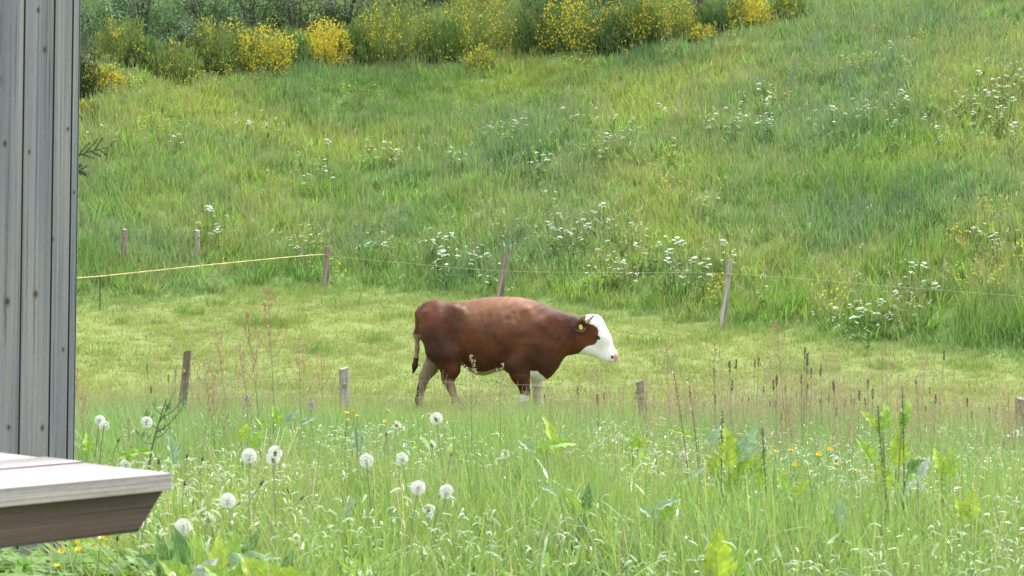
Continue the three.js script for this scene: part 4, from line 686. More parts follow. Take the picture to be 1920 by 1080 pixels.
  const spots = [[590, 450, 30, 14, 5], [1345, 545, 20, 20, 6], [1800, 450, 24, 12, 6], [1860, 385, 24, 10, 4], [1690, 70, 60, 20, 4], [1640, 115, 60, 14, 9], [1460, 190, 40, 10, 5], [295, 230, 40, 14, 8], [680, 170, 30, 10, 5], [1300, 350, 60, 20, 5], [880, 430, 200, 30, 7], [1260, 300, 40, 20, 5], [500, 330, 60, 20, 4], [1830, 520, 60, 30, 8], [1910, 470, 20, 20, 4], [590, 500, 60, 14, 4], [1560, 565, 40, 14, 5], [1000, 275, 60, 20, 5], [260, 148, 90, 18, 12], [420, 136, 60, 14, 9], [330, 160, 90, 20, 7], [870, 120, 50, 14, 6], [1060, 112, 60, 16, 8], [1340, 62, 60, 20, 6], [1230, 92, 60, 14, 6], [520, 132, 40, 10, 5]].flatMap(([px, py, sx, sy, n]) => Array.from({ length: n }, () => hit(px + (rr() * 2 - 1) * sx, py + (rr() * 2 - 1) * sy, 0.45)));
  let k = 0; scatter('yellow_slope_flowers', 'specks of yellow flowers sprinkled through the slope grass', 'wildflowers', yb.geo(), M.petal, spots.length, 651, () => { const p = spots[k++]; return { x: p.x, d: -p.z, s: 0.9 }; });
}

// ------------------------------------------------------------------ near flowers
const STEM = [0.2, 0.29, 0.09];
{
  const clock = (seed, n, R, gap) => { // seed head of fine parachutes round a small receptacle, radius 1
    const r = rngOf(seed), b = new MB();
    for (let i = 0; i < n; i++) {
      const y = 1 - 2 * (i + 0.5) / n, a = i * 2.39996, d = V(Math.cos(a) * Math.sqrt(1 - y * y), y, Math.sin(a) * Math.sqrt(1 - y * y)).add(V(r() - 0.5, r() - 0.5, r() - 0.5).multiplyScalar(0.12)).normalize();
      if (gap && noise(d.x * 1.6 + seed, d.y * 1.6 + d.z * 2) < gap) continue;
      const s = V(r() - 0.5, r() - 0.5, r() - 0.5).cross(d).normalize(), q = s.clone().cross(d);
      b.strip([d.clone().multiplyScalar(0.14), d.clone().multiplyScalar(0.68)], s, () => 0.012, [0.35, 0.3, 0.22], [0.8, 0.8, 0.78]);
      for (let k = 0; k < 8; k++) { const t = k / 8 * 6.283 + r(), e = s.clone().multiplyScalar(Math.cos(t)).addScaledVector(q, Math.sin(t)), o = d.clone().multiplyScalar(0.68), tip = d.clone().multiplyScalar(0.99).addScaledVector(e, 0.24); b.strip([o, o.clone().lerp(tip, 0.5).addScaledVector(e, 0.03), tip], e.clone().cross(d).normalize(), (w) => 0.024 * (1 - 0.5 * w), [0.78, 0.78, 0.75], [0.84, 0.84, 0.82]); }
    }
    return b.geo();
  };
  const heads = [clock(1, 92, 1, 0), clock(2, 96, 1, 0.34), clock(3, 110, 1, 0.52), clock(4, 74, 1, 0.2)];
  const rec = new THREE.SphereGeometry(0.24, 10, 8); rec.scale(1, 0.8, 1); const recM = new THREE.MeshStandardMaterial({ name: 'brown receptacle', color: 0x5a4a36, roughness: 0.9 });
  const brb = new MB(); for (let k = 0; k < 14; k++) { const a = k / 14 * 6.283, o = V(Math.cos(a), 0, Math.sin(a)); brb.strip([V(0, -0.12, 0).addScaledVector(o, 0.1), V(0, -0.3, 0).addScaledVector(o, 0.24), V(0, -0.55, 0).addScaledVector(o, 0.26)], V(-o.z, 0, o.x), (w) => 0.045 * (1 - w * 0.5), [0.13, 0.18, 0.07], [0.16, 0.17, 0.1]); }
  const bract = brb.geo();
  const LIST = [ // px, py, diameter in photo pixels, variant, label
    [187, 788, 21, 0, 'dandelion clock upper left of a touching pair right beside the plank wall'], [195, 798, 22, 3, 'dandelion clock lower right of the touching pair beside the plank wall'], [275, 792, 24, 1, 'dandelion clock alone right of the touching pair near the wall'], [249, 812, 10, 2, 'tiny fraying dandelion clock between the pair and the single one near the wall'], [141, 837, 17, 0, 'dandelion clock half hidden by the corner of the plank wall'], [301, 847, 15, 2, 'small ragged dandelion clock above the corner of the table'], [236, 871, 24, 0, 'dandelion clock peeping over the back of the table top'],
    [467, 855, 31, 0, 'round dandelion clock left of the double headed pair'], [479, 863, 19, 2, 'thin brown hearted dandelion clock touching the round one on its right'], [516, 849, 29, 1, 'upper dandelion clock of the double stacked pair on bundled stems'], [512, 860, 28, 3, 'lower dandelion clock of the double stacked pair on bundled stems'], [427, 939, 32, 0, 'full dandelion clock right of the table corner, standing clear of the leaves'], [343, 988, 34, 0, 'large flat domed dandelion clock nearest below the table corner'], [391, 972, 29, 2, 'ragged dandelion clock between the two full ones below the table corner'], [348, 925, 24, 2, 'half blown dandelion clock beside the table end'], [326, 1042, 19, 3, 'small dandelion clock low among the broad leaves'], [262, 1040, 9, 3, 'tiny white dandelion head near the buttercups'], [55, 1056, 14, 3, 'small dandelion clock among the buttercups below the table'],
    [687, 864, 29, 1, 'dandelion clock left of a level pair in the middle meadow'], [754, 860, 26, 3, 'dandelion clock right of a level pair in the middle meadow'], [818, 785, 26, 1, 'dandelion clock highest in the meadow, under the cow hind legs'], [744, 797, 18, 2, 'ragged small dandelion clock left of the highest one'], [784, 915, 30, 0, 'full smooth dandelion clock below the level pair'], [837, 922, 30, 1, 'dandelion clock with a dark heart beside the full smooth one'], [804, 958, 29, 2, 'ragged dandelion clock just below the smooth one and the dark hearted one'], [932, 929, 22, 2, 'thin dandelion clock right of the dark hearted one, alone'], [626, 968, 17, 2, 'half empty dandelion clock low left of the meadow middle'], [879, 1068, 28, 1, 'dandelion clock cut by the bottom edge of the frame'], [856, 1001, 26, 2, 'faded dandelion clock above the one at the bottom edge'], [810, 834, 20, 2, 'faint dandelion clock under the highest one'], [946, 852, 20, 2, 'ragged dandelion clock under the cow forelegs'], [1281, 854, 19, 3, 'dandelion clock alone in the right meadow beside dock leaves'], [1155, 916, 15, 2, 'small torn dandelion clock right of the meadow middle'], [1568, 864, 18, 1, 'dandelion clock among the yellow buttercups on the right'], [1905, 812, 14, 2, 'faint dandelion clock by the post at the right edge']];
  const r = rngOf(700);
  for (const [px, py, dia, v, label] of LIST) {
    const D = clamp(0.044 * FPX / dia, 4.4, 9.5), R = dia / 2 * D / FPX, top = at(px, py, D), bx = top.x + (r() - 0.5) * 0.12, bz = top.z + (r() - 0.5) * 0.1, base = V(bx, ground(bx, -bz) - 0.02, bz), t = thing('dandelion_clock', label, 'dandelion', base), L = top.clone().sub(base), s = new MB();
    s.tube(curve([V(0, 0, 0), V(L.x * 0.3, L.y * 0.5, L.z * 0.3), L.clone().add(V(0, -R * 0.2, 0))], 8), () => 0.0024, jit([0.26, 0.3, 0.13], r, 0.3), 6);
    part('stem', s.geo(), M.stem, t);
    const h = part('seed_head', heads[v], M.fluff, t); h.position.copy(L); h.scale.setScalar(R); h.rotation.set((r() - 0.5) * 0.5, r() * 6, (r() - 0.5) * 0.5);
    part('receptacle', rec, recM, h); part('bracts', bract, M.leaf, h);
  }
  // spent dandelions: brown green closed heads
  const spent = new MB(), r2 = rngOf(710); for (let k = 0; k < 24; k++) { const a = k / 24 * 6.283 * 2, o = V(Math.cos(a), 0, Math.sin(a)), w = 0.26 + 0.1 * r2(); spent.strip([V(0, -0.55, 0).addScaledVector(o, 0.1), V(0, -0.2, 0).addScaledVector(o, w), V(0, 0.3, 0).addScaledVector(o, w * 0.8), V(0, 0.75 + r2() * 0.25, 0).addScaledVector(o, 0.2 + r2() * 0.2)], V(-o.z, 0, o.x), (q) => 0.09 * (1 - 0.4 * q), k % 3 ? [0.12, 0.15, 0.06] : [0.14, 0.1, 0.06], k % 4 ? [0.16, 0.13, 0.09] : [0.5, 0.45, 0.38]); }
  const sg = spent.geo();
  for (const [px, py, sz, lean, label] of [[446, 946, 15, 0.8, 'dark nodding spent dandelion head beside the full clock near the table'], [490, 906, 17, 0.5, 'dark spent dandelion head left under the double clocks'], [566, 934, 16, 0.7, 'spent dandelion head bent right on an arching stem'], [540, 921, 14, -0.4, 'spent dandelion head on the arch above the bent one'], [350, 856, 14, 0, 'upright closed dandelion head above the table corner'], [379, 861, 14, 0.1, 'closed dandelion head just right of the upright one'], [846, 853, 14, 0.2, 'brown closed dandelion head under the highest clock'], [297, 866, 17, 0, 'dark closed head under the small ragged clock at the table'], [346, 907, 15, 0.1, 'dark closed dandelion head behind the table end'], [222, 826, 12, 0.3, 'small dark closed head behind the table near the wall'], [521, 996, 14, 0, 'small dry dandelion head low under the bent stems'], [724, 815, 12, 0.1, 'dark closed head left of the ragged small clock'], [362, 940, 16, -0.2, 'brown closed head between the table end and the full clock'], [220, 1010, 17, 0, 'dark closed dandelion head under the table edge'], [200, 1052, 13, 0.2, 'dark closed head among the buttercups']]) {
    const D = clamp(0.024 * FPX / sz, 4.3, 8), R = sz / 2 * D / FPX, top = at(px, py, D), base = V(top.x + (r() - 0.5) * 0.1, 0, top.z + 0.02); base.y = ground(base.x, -base.z) - 0.02;
    const t = thing('spent_dandelion', label, 'dandelion', base), L = top.clone().sub(base), s = new MB(), d = V(Math.sin(lean), Math.cos(lean), 0);
    s.tube(curve([V(0, 0, 0), V(L.x * 0.2 - lean * 0.03, L.y * 0.6, L.z * 0.4), L.clone().addScaledVector(d, -0.06 - 0.02 * Math.abs(lean)), L.clone().addScaledVector(d, -R * 0.5)], 12), () => 0.0023, jit([0.26, 0.28, 0.14], r, 0.3), 6); part('stem', s.geo(), M.stem, t);
    const h = part('closed_head', sg, M.petal, t); h.position.copy(L); h.scale.setScalar(R); h.rotation.z = -lean;
  }
}
{ // buttercups
  const fl = new MB(), r0 = rngOf(720);
  for (let k = 0; k < 5; k++) { const a = k / 5 * 6.283, o = V(Math.cos(a), 0, Math.sin(a)), s = V(-o.z, 0, o.x); fl.strip([V(0, 0, 0), o.clone().multiplyScalar(0.5).add(V(0, 0.18, 0)), o.clone().multiplyScalar(0.85).add(V(0, 0.42, 0)), o.clone().multiplyScalar(0.97).add(V(0, 0.62, 0))], s, (w) => 0.2 + 0.4 * Math.sin(Math.min(1, w * 1.35) * 1.9), [0.62, 0.4, 0.01], [0.78, 0.58, 0.015]); }
  for (let k = 0; k < 18; k++) { const a = k * 2.4, q = 0.24 * Math.sqrt(k / 18); fl.quad(V(Math.cos(a) * q, 0.26, Math.sin(a) * q), V(0, 0.12, 0), V(0.04, 0, 0.04), [0.6, 0.42, 0.02]); }
  const fg = fl.geo(), pm = leafMat('buttercup petals', { transmission: 0.3, clearcoat: 0.6, clearcoatRoughness: 0.2 }), r = rngOf(721);
  const left = 'yellow buttercup in the patch under the wooden table', right = 'yellow buttercup in the loose group on the right of the meadow', mid = 'small yellow buttercup in front of the cow on the left';
  const L = [[115, 1034, 15], [96, 1037, 9], [131, 1039, 10], [145, 1015, 13], [147, 1031, 16], [168, 1023, 14], [190, 1009, 17], [200, 1014, 15], [73, 1048, 10], [43, 1057, 12], [31, 1057, 8], [106, 1063, 18], [64, 1067, 13], [83, 1062, 9], [92, 1077, 12], [123, 1076, 10], [135, 1073, 13], [7, 1051, 9], [185, 1032, 9], [35, 1067, 8], [20, 1072, 9], [160, 1062, 9]].map((a) => [...a, left]);
  L.push(...[[1455, 848, 13], [1483, 845, 13], [1536, 853, 14], [1491, 872, 12], [1556, 843, 12], [1569, 872, 12], [1471, 890, 13], [1602, 882, 12], [1513, 890, 10]].map((a) => [...a, right]), [1830, 975, 12, 'yellow buttercup low in the grass at the right'], [1700, 972, 12, 'yellow buttercup low in the grass left of the lowest right one'], ...[[650, 775, 11], [663, 771, 9], [670, 780, 9], [722, 790, 10], [652, 788, 9]].map((a) => [...a, mid]));
  for (const [px, py, sz, label] of L) {
    const D = clamp(0.023 * FPX / sz, 5, 8.5), R = sz / 2 * D / FPX, top = at(px, py, D), base = V(top.x + (r() - 0.5) * 0.1, 0, top.z + (r() - 0.5) * 0.06); base.y = ground(base.x, -base.z) - 0.02;
    const g = label === left ? 'buttercups under the table' : label === right ? 'buttercups on the right' : label === mid ? 'buttercups left of the cow' : undefined, t = thing('buttercup', label, 'buttercup', base, g), T = top.clone().sub(base), s = new MB();
    s.tube(curve([V(0, 0, 0), V(T.x * 0.2, T.y * 0.55, T.z * 0.3), T], 7), () => 0.0013, [0.15, 0.24, 0.06], 5); part('stem', s.geo(), M.stem, t);
    const h = part('flower', fg, pm, t); h.position.copy(T); h.scale.setScalar(R * 0.86); h.rotation.set(0.35 + (r() - 0.5) * 0.9, r() * 6, (r() - 0.5) * 0.8);
  }
}

// ------------------------------------------------------------------ docks and other broad leaves
const leafTex = (() => { // veins as fine relief
  const W = 128, H = 256, d = new Uint8Array(W * H * 4);
  for (let y = 0; y < H; y++) for (let x = 0; x < W; x++) { const u = Math.abs(x / W - 0.5) * 2, v = y / H, rib = Math.exp(-Math.pow(u / 0.035, 2)), s = (v * 9 - u * 1.3) % 1, vein = Math.exp(-Math.pow((Math.abs(s) - 0.5) / 0.07, 2)) * (1 - u), n = fbm(x * 0.09, y * 0.09, 3), h = 110 + 120 * rib + 60 * vein + 40 * (n - 0.5), o = (y * W + x) * 4; d[o] = d[o + 1] = d[o + 2] = clamp(h, 0, 255); d[o + 3] = 255; }
  const t = new THREE.DataTexture(d, W, H); t.magFilter = THREE.LinearFilter; t.needsUpdate = true; return t;
})();
const dockMat = new THREE.MeshPhysicalMaterial({ name: 'dock leaf', vertexColors: true, side: THREE.DoubleSide, roughness: 0.9, transmission: 0.5, thickness: 0, specularIntensity: 0.6, clearcoat: 0.4, clearcoatRoughness: 0.28, bumpMap: leafTex, bumpScale: 0.003 });
const leafColor = (() => { // pale veins, brown specks and nibbled spots of the leaf itself
  const W = 128, H = 256, d = new Uint8Array(W * H * 4);
  for (let y = 0; y < H; y++) for (let x = 0; x < W; x++) {
    const u = Math.abs(x / W - 0.5) * 2, v = y / H, rib = Math.exp(-Math.pow(u / 0.04, 2)), s = (v * 9 - u * 1.3 + 9) % 1, vein = Math.exp(-Math.pow((s - 0.5) / 0.09, 2)) * (1 - 0.6 * u), n = fbm(x * 0.06, y * 0.06, 3), spot = noise(x * 0.17 + 3, y * 0.17) > 0.93 ? 1 : 0, edge = sstep(u, 0.86, 1) * (noise(y * 0.12, 4) > 0.6 ? 1 : 0);
    const k = 0.78 + 0.22 * n + 0.12 * vein + 0.2 * rib, br = Math.max(spot * 0.75, edge * 0.7), o = (y * W + x) * 4; d[o] = clamp(255 * lerp(k, 0.62, br), 0, 255); d[o + 1] = clamp(255 * lerp(k, 0.42, br), 0, 255); d[o + 2] = clamp(255 * lerp(k, 0.5, br), 0, 255); d[o + 3] = 255;
  }
  const t = new THREE.DataTexture(d, W, H); t.magFilter = THREE.LinearFilter; t.colorSpace = THREE.SRGBColorSpace; t.needsUpdate = true; return t;
})();
dockMat.map = leafColor;
function leafGeo(seed, col, o = {}) { // unit length along y, face towards z; w relative width
  const r = rngOf(seed), N = 14, K = 6, w = 0.98 * (o.w ?? 0.16), p = [], c = [], uv = [], ix = [], ph = r() * 9, bend = (o.bend ?? 0.3) + 0.25 * r(), fold = o.fold ?? 0.55;
  for (let i = 0; i <= N; i++) for (let j = -K; j <= K; j++) {
    const v = i / N, u = j / K, pet = 0.1, s = clamp((v - pet) / (1 - pet), 0, 1);
    const ww = v < pet ? 0.012 : Math.max(0.012, w * Math.pow(Math.sin(Math.PI * Math.pow(s, 0.72)), 0.85) * (1 - 0.15 * s) * (1 + 0.1 * (noise(v * 7 + ph, u > 0 ? 3 : 8) - 0.5))), ruf = 0.07 * Math.sin(v * 23 + ph + (u > 0 ? 1.7 : 0)) * u * u * (ww / w);
    const x = u * ww * (1 + 0.06 * Math.sin(v * 31 + ph)), z = Math.abs(u) * ww * fold - bend * v * v * 0.8 + ruf + 0.03 * (fbm(u * 2 + seed, v * 5 + ph, 2) - 0.5), rib = Math.exp(-Math.pow(u / 0.12, 2)), n = fbm(x * 14 + seed, v * 9, 3), spot = o.spots && noise(x * 60 + seed, v * 40) > 0.86 ? 0.55 : 1;
    p.push(x, v * (1 - 0.12 * bend * v), z); uv.push(u * 0.5 + 0.5, v);
    const vein = Math.pow(Math.abs(Math.sin((v * 9 - Math.abs(u) * 1.4) * Math.PI)), 14) * 0.25, k = (0.66 + 0.68 * n) * spot * (1 + vein); c.push(lerp(col[0] * k, col[0] * 1.3 + 0.05, rib * 0.5), lerp(col[1] * k, col[1] * 1.1 + 0.03, rib * 0.5), lerp(col[2] * k, col[2] * 1.3 + 0.02, rib * 0.5));
  }
  const q = 2 * K + 1; for (let i = 0; i < N; i++) for (let j = 0; j + 1 < q; j++) { const a = i * q + j; ix.push(a, a + 1, a + q + 1, a, a + q + 1, a + q); }
  const g = new THREE.BufferGeometry(); g.setAttribute('position', new THREE.Float32BufferAttribute(p, 3)); g.setAttribute('color', new THREE.Float32BufferAttribute(c, 3)); g.setAttribute('uv', new THREE.Float32BufferAttribute(uv, 2)); g.setIndex(ix); g.computeVertexNormals(); return g;
}
const LEAFC = { g: [0.36, 0.58, 0.065], y: [0.47, 0.62, 0.055], d: [0.15, 0.31, 0.06], b: [0.36, 0.54, 0.28], p: [0.55, 0.62, 0.5] };  // b: glaucous green with sky reflection painted into the colour
function leafAt(t, bx, by, tx, ty, D, seed, kind, o = {}) { // a leaf from base to tip as seen, its face turned by roll and tilt
  const a = at(bx, by, D), b = at(tx, ty, D - (o.toward ?? 0)), d = b.clone().sub(a), L = d.length(), y = d.normalize(), face = V(o.fx ?? 0, o.fy ?? 0.35, 1).normalize(), x = V().crossVectors(y, face).normalize(), z = V().crossVectors(x, y);
  const m = part('leaf', leafGeo(seed, LEAFC[kind], o), dockMat, t); m.quaternion.setFromRotationMatrix(new THREE.Matrix4().makeBasis(x, y, z)); m.scale.setScalar(L); m.position.copy(a).sub(t.position); return m;
}
function dock(px, py, D, label, leaves, stalks = [], name = 'dock_plant') {
  const a = at(px, py, D), t = thing(name, label, 'dock plant', V(a.x, ground(a.x, D) - 0.02, -D));
  leaves.forEach(([bx, by, tx, ty, k, o], i) => {
    leafAt(t, bx, by, tx, ty, D + (o?.dz ?? 0), px + i * 13, k, o);
    const q = at(bx, by, D + (o?.dz ?? 0)).sub(t.position); if (q.y > 0.04) { const s = new MB(); s.tube(curve([V(q.x * 0.25, 0, q.z * 0.25), V(q.x * 0.6, q.y * 0.6, q.z * 0.6), q], 6), () => 0.0026, [0.2, 0.26, 0.08], 5); part('leaf_stalk', s.geo(), M.stem, t); }
  });
  stalks.forEach(([bx, by, tx, ty, from, col], i) => { // flowering spike: stem with whorls of small green seeds from a share of its height
    const q = at(tx, ty, D).sub(t.position), b0 = at(bx, by, D).sub(t.position); b0.y = 0; const s = new MB(), sp = new MB(), r = rngOf(py + i), pts = curve([b0, b0.clone().lerp(q, 0.5).add(V(0.01, 0, 0)), q], 12);
    s.tube(pts, (w) => 0.004 * (1 - 0.6 * w), [0.16, 0.15, 0.07], 6); part('stem', s.geo(), M.stem, t);
    for (let k = 0; k < 105; k++) { const f = from + (1 - from) * r(), p = pts[Math.min(11, Math.floor(f * 12))].clone().lerp(pts[Math.min(12, Math.floor(f * 12) + 1)], f * 12 % 1), a = r() * 6.283, R = 0.017 * (1.15 - f * 0.6) * Math.sqrt(r()), u = V(Math.cos(a), 0.8, Math.sin(a)).normalize(); p.add(V(Math.cos(a) * R, 0, Math.sin(a) * R)); sp.quad(p, u.clone().multiplyScalar(0.0055), V(-Math.sin(a), 0, Math.cos(a)).multiplyScalar(0.0035), jit(col ?? [0.15, 0.22, 0.06], r, 0.5)); }
    part('seed_spike', sp.geo(), M.leaf, t);
  });
  return t;
}
dock(395, 1075, 4.6, 'broad dark glossy dock clump at the bottom left below the dandelions', [[360, 1085, 318, 985, 'd', { w: 0.2, fy: 0.2 }], [400, 1085, 505, 1012, 'b', { w: 0.2, fy: 1.6, bend: 0.5 }], [420, 1095, 560, 1048, 'g', { w: 0.22, fy: 1.2, dz: -0.1 }], [430, 1100, 440, 985, 'g', { w: 0.17, fy: 0.3, dz: 0.1 }], [370, 1100, 398, 1040, 'p', { w: 0.3, fy: 1.5, dz: -0.15 }], [345, 1090, 255, 1030, 'd', { w: 0.2, fy: 0.8, dz: 0.1 }], [450, 1100, 480, 990, 'd', { w: 0.16, dz: 0.15 }], [380, 1090, 360, 990, 'g', { w: 0.16, dz: 0.2 }], [470, 1100, 590, 1070, 'y', { w: 0.24, fy: 0.9, dz: -0.2 }], [400, 1110, 415, 1000, 'y', { w: 0.2, fx: 0.3, dz: -0.05 }], [360, 1100, 300, 1040, 'g', { w: 0.24, fy: 0.7, dz: -0.1 }], [520, 1110, 545, 1030, 'd', { w: 0.2, fy: 0.5, dz: 0.05 }], [440, 1110, 385, 1050, 'g', { w: 0.22, fy: 1.0, dz: -0.2 }], [490, 1105, 455, 1035, 'y', { w: 0.24, fy: 0.8, dz: -0.15 }], [330, 1110, 290, 1000, 'd', { w: 0.18, dz: 0.05 }]]);
dock(1345, 1085, 4.6, 'single big yellow green dock leaf at the bottom edge right of centre', [[1350, 1110, 1346, 985, 'y', { w: 0.26, fy: 0.1, bend: 0.1, spots: 1 }], [1375, 1100, 1400, 1020, 'g', { w: 0.14, fx: 0.4 }]]);
dock(985, 935, 6.6, 'dark dock leaves standing low in the middle of the meadow', [[968, 925, 970, 868, 'd', { w: 0.2, fx: -0.4 }], [985, 930, 992, 872, 'g', { w: 0.25 }], [975, 900, 1040, 890, 'b', { w: 0.12, fy: 1 }], [955, 940, 900, 905, 'g', { w: 0.16, fy: 0.8 }]]);
dock(1040, 850, 7.6, 'pale upturned dock leaves below the cow forelegs', [[1000, 850, 975, 818, 'b', { w: 0.24, fy: 1.2 }], [1025, 838, 1082, 820, 'g', { w: 0.24, fy: 1 }], [1020, 860, 1012, 820, 'g', { w: 0.24 }], [1045, 870, 1035, 772, 'y', { w: 0.14, fx: 0.5, dz: 0.6 }]]);
dock(1190, 840, 8, 'small upright dock leaf under the near post leaning left', [[1186, 845, 1196, 806, 'g', { w: 0.28, fx: 0.3 }], [1196, 842, 1215, 818, 'y', { w: 0.25 }]]);
dock(1320, 840, 8.2, 'dock with one leaf pointing left and a slanting red stem', [[1310, 826, 1256, 793, 'g', { w: 0.13, fy: 0.9 }], [1330, 840, 1352, 790, 'b', { w: 0.22, fx: -0.3 }]], [[1306, 830, 1262, 690, 0.72, [0.3, 0.2, 0.12]], [1322, 845, 1290, 706, 0.75, [0.32, 0.2, 0.13]]]);
dock(1385, 890, 6.8, 'tall clump of broad bright dock leaves right of the meadow middle', [[1368, 885, 1366, 792, 'y', { w: 0.24, fx: 0.2 }], [1385, 870, 1418, 797, 'b', { w: 0.24, fy: 0.7 }], [1378, 900, 1400, 850, 'g', { w: 0.2, fx: 0.3 }], [1350, 900, 1322, 850, 'g', { w: 0.2 }], [1345, 880, 1338, 845, 'y', { w: 0.3 }], [1390, 890, 1412, 842, 'y', { w: 0.22, fx: -0.4 }], [1400, 900, 1440, 838, 'g', { w: 0.16, fx: -0.5 }], [1360, 930, 1385, 870, 'g', { w: 0.2 }], [1420, 925, 1430, 860, 'y', { w: 0.2, fx: 0.4 }], [1345, 950, 1320, 905, 'y', { w: 0.28 }], [1400, 960, 1432, 925, 'g', { w: 0.25, fy: 0.9 }], [1290, 905, 1318, 868, 'b', { w: 0.2, fy: 1.1 }]], [[1340, 945, 1354, 770, 0.78], [1440, 890, 1428, 800, 0.7]]);
dock(1675, 925, 6.4, 'tall dock with two dark seed spikes and big leaves on the right', [[1680, 880, 1688, 800, 'y', { w: 0.26, fx: 0.15 }], [1662, 925, 1652, 862, 'y', { w: 0.3, spots: 1 }], [1655, 812, 1668, 752, 'g', { w: 0.22, fx: 0.2 }], [1650, 812, 1620, 764, 'y', { w: 0.16, fy: 0.7 }], [1700, 890, 1738, 855, 'd', { w: 0.28, fx: -0.4 }], [1690, 810, 1704, 742, 'g', { w: 0.16, fx: -0.3 }], [1680, 945, 1710, 905, 'b', { w: 0.3, fy: 0.8 }], [1640, 870, 1610, 815, 'g', { w: 0.2, fy: 0.6 }], [1700, 960, 1725, 925, 'g', { w: 0.2 }], [1655, 960, 1640, 905, 'g', { w: 0.2 }]], [[1665, 950, 1645, 760, 0.7], [1690, 930, 1692, 726, 0.74]]);
dock(1775, 900, 6.6, 'pale green dock leaves right of the white woolly leaf', [[1766, 895, 1760, 838, 'y', { w: 0.3, fx: 0.2 }], [1780, 905, 1782, 832, 'g', { w: 0.2, fx: -0.4 }], [1770, 950, 1768, 890, 'g', { w: 0.2 }]]);
dock(1815, 980, 5.6, 'spotted bright dock leaves low near the right edge', [[1806, 985, 1800, 930, 'y', { w: 0.3, fx: 0.3, spots: 1 }], [1822, 980, 1822, 914, 'y', { w: 0.26, fx: -0.3, spots: 1 }], [1612, 985, 1632, 945, 'y', { w: 0.2, dz: 0.3 }]]);
dock(1575, 985, 5.4, 'soft blue green leaves low left of the spotted dock leaves', [[1570, 990, 1580, 935, 'b', { w: 0.34, fy: 0.5 }], [1560, 1000, 1548, 950, 'g', { w: 0.25 }]]);
dock(330, 880, 6.6, 'narrow leaves of a dock behind the table corner', [[246, 872, 228, 838, 'g', { w: 0.12, fy: 0.8 }], [330, 880, 318, 806, 'b', { w: 0.14, fx: 0.4 }], [210, 862, 290, 832, 'g', { w: 0.12, fy: 1.1 }], [168, 860, 163, 808, 'g', { w: 0.22, fx: 0.3 }]]);
dock(470, 845, 7.4, 'bright little dock leaves left of the double dandelion clocks', [[452, 830, 462, 792, 'y', { w: 0.28 }], [470, 845, 492, 800, 'g', { w: 0.22 }], [535, 800, 556, 762, 'b', { w: 0.22, fy: 0.8, dz: 1 }], [525, 800, 512, 758, 'g', { w: 0.22, fy: 0.8, dz: 1 }], [560, 800, 590, 775, 'b', { w: 0.2, fy: 1.2, dz: 1 }], [500, 805, 480, 776, 'g', { w: 0.2, fy: 1, dz: 0.8 }]]);
dock(730, 985, 5.6, 'slim pale dock leaf standing below the smooth dandelion clocks', [[716, 990, 718, 935, 'g', { w: 0.2 }], [640, 990, 660, 930, 'b', { w: 0.16, fy: 0.8 }]]);
dock(680, 850, 7.2, 'blue grey arching leaf above the level pair of dandelions', [[668, 800, 690, 830, 'b', { w: 0.2, fy: 1.0 }], [675, 850, 664, 800, 'b', { w: 0.22, fy: 0.8 }]]);
{ // white woolly crumpled leaf
  const D = 6.2, a = at(1715, 910, D), t = thing('woolly_leaf_plant', 'white woolly crumpled leaf catching the light beside the tall dock', 'plant', V(a.x, ground(a.x, D) - 0.02, -D));
  leafAt(t, 1722, 905, 1742, 850, D, 901, 'p', { w: 0.16, fold: 0.9, fx: -0.3 }); leafAt(t, 1722, 900, 1692, 918, D, 902, 'p', { w: 0.2, fold: 0.7, fy: 1.3 }); leafAt(t, 1720, 898, 1738, 925, D - 0.05, 903, 'p', { w: 0.2, fold: 0.7, fy: 1.2 });
  const s = new MB(), q = at(1722, 904, D).sub(t.position); s.tube(curve([V(0, 0, 0), V(q.x * 0.5, q.y * 0.55, 0), q], 6), () => 0.004, [0.3, 0.36, 0.25], 6); part('stem', s.geo(), M.stem, t);
}
{ // dark branching weed above the table
  const D = 6.8, a = at(280, 878, D), t = thing('branching_weed', 'tall dark stemmed branching weed above the corner of the table', 'weed', V(a.x, ground(a.x, D) - 0.02, -D)), s = new MB(), l = new MB(), r = rngOf(93);
  const P = (px, py) => at(px, py, D).sub(t.position), main = curve([V(0, 0, 0), P(280, 872), P(290, 820), P(300, 785), P(312, 748)], 16);
  s.tube(main, (w) => 0.0045 * (1 - 0.6 * w), [0.1, 0.12, 0.06], 6);
  for (const [i, px, py] of [[9, 340, 768], [10, 270, 776], [12, 345, 745], [11, 326, 735], [13, 285, 752], [7, 262, 818], [8, 318, 800]]) { const e = P(px, py); s.tube(curve([main[i], main[i].clone().lerp(e, 0.5).add(V(0, -0.012, 0)), e], 6), (w) => 0.0026 * (1 - 0.5 * w), [0.11, 0.14, 0.06], 5); for (let k = 0; k < 5; k++) { const q = main[i].clone().lerp(e, 0.4 + 0.6 * r()), u = V(r() - 0.5, r() * 0.8, r() - 0.5).normalize(); l.quad(q.addScaledVector(u, 0.014), u.clone().multiplyScalar(0.018), V(r() - 0.5, r() - 0.5, r() - 0.5).cross(u).normalize().multiplyScalar(0.005), jit([0.13, 0.22, 0.08], r, 0.3)); } }
  part('stem', s.geo(), M.stem, t); part('leaves', l.geo(), M.leaf, t);
}

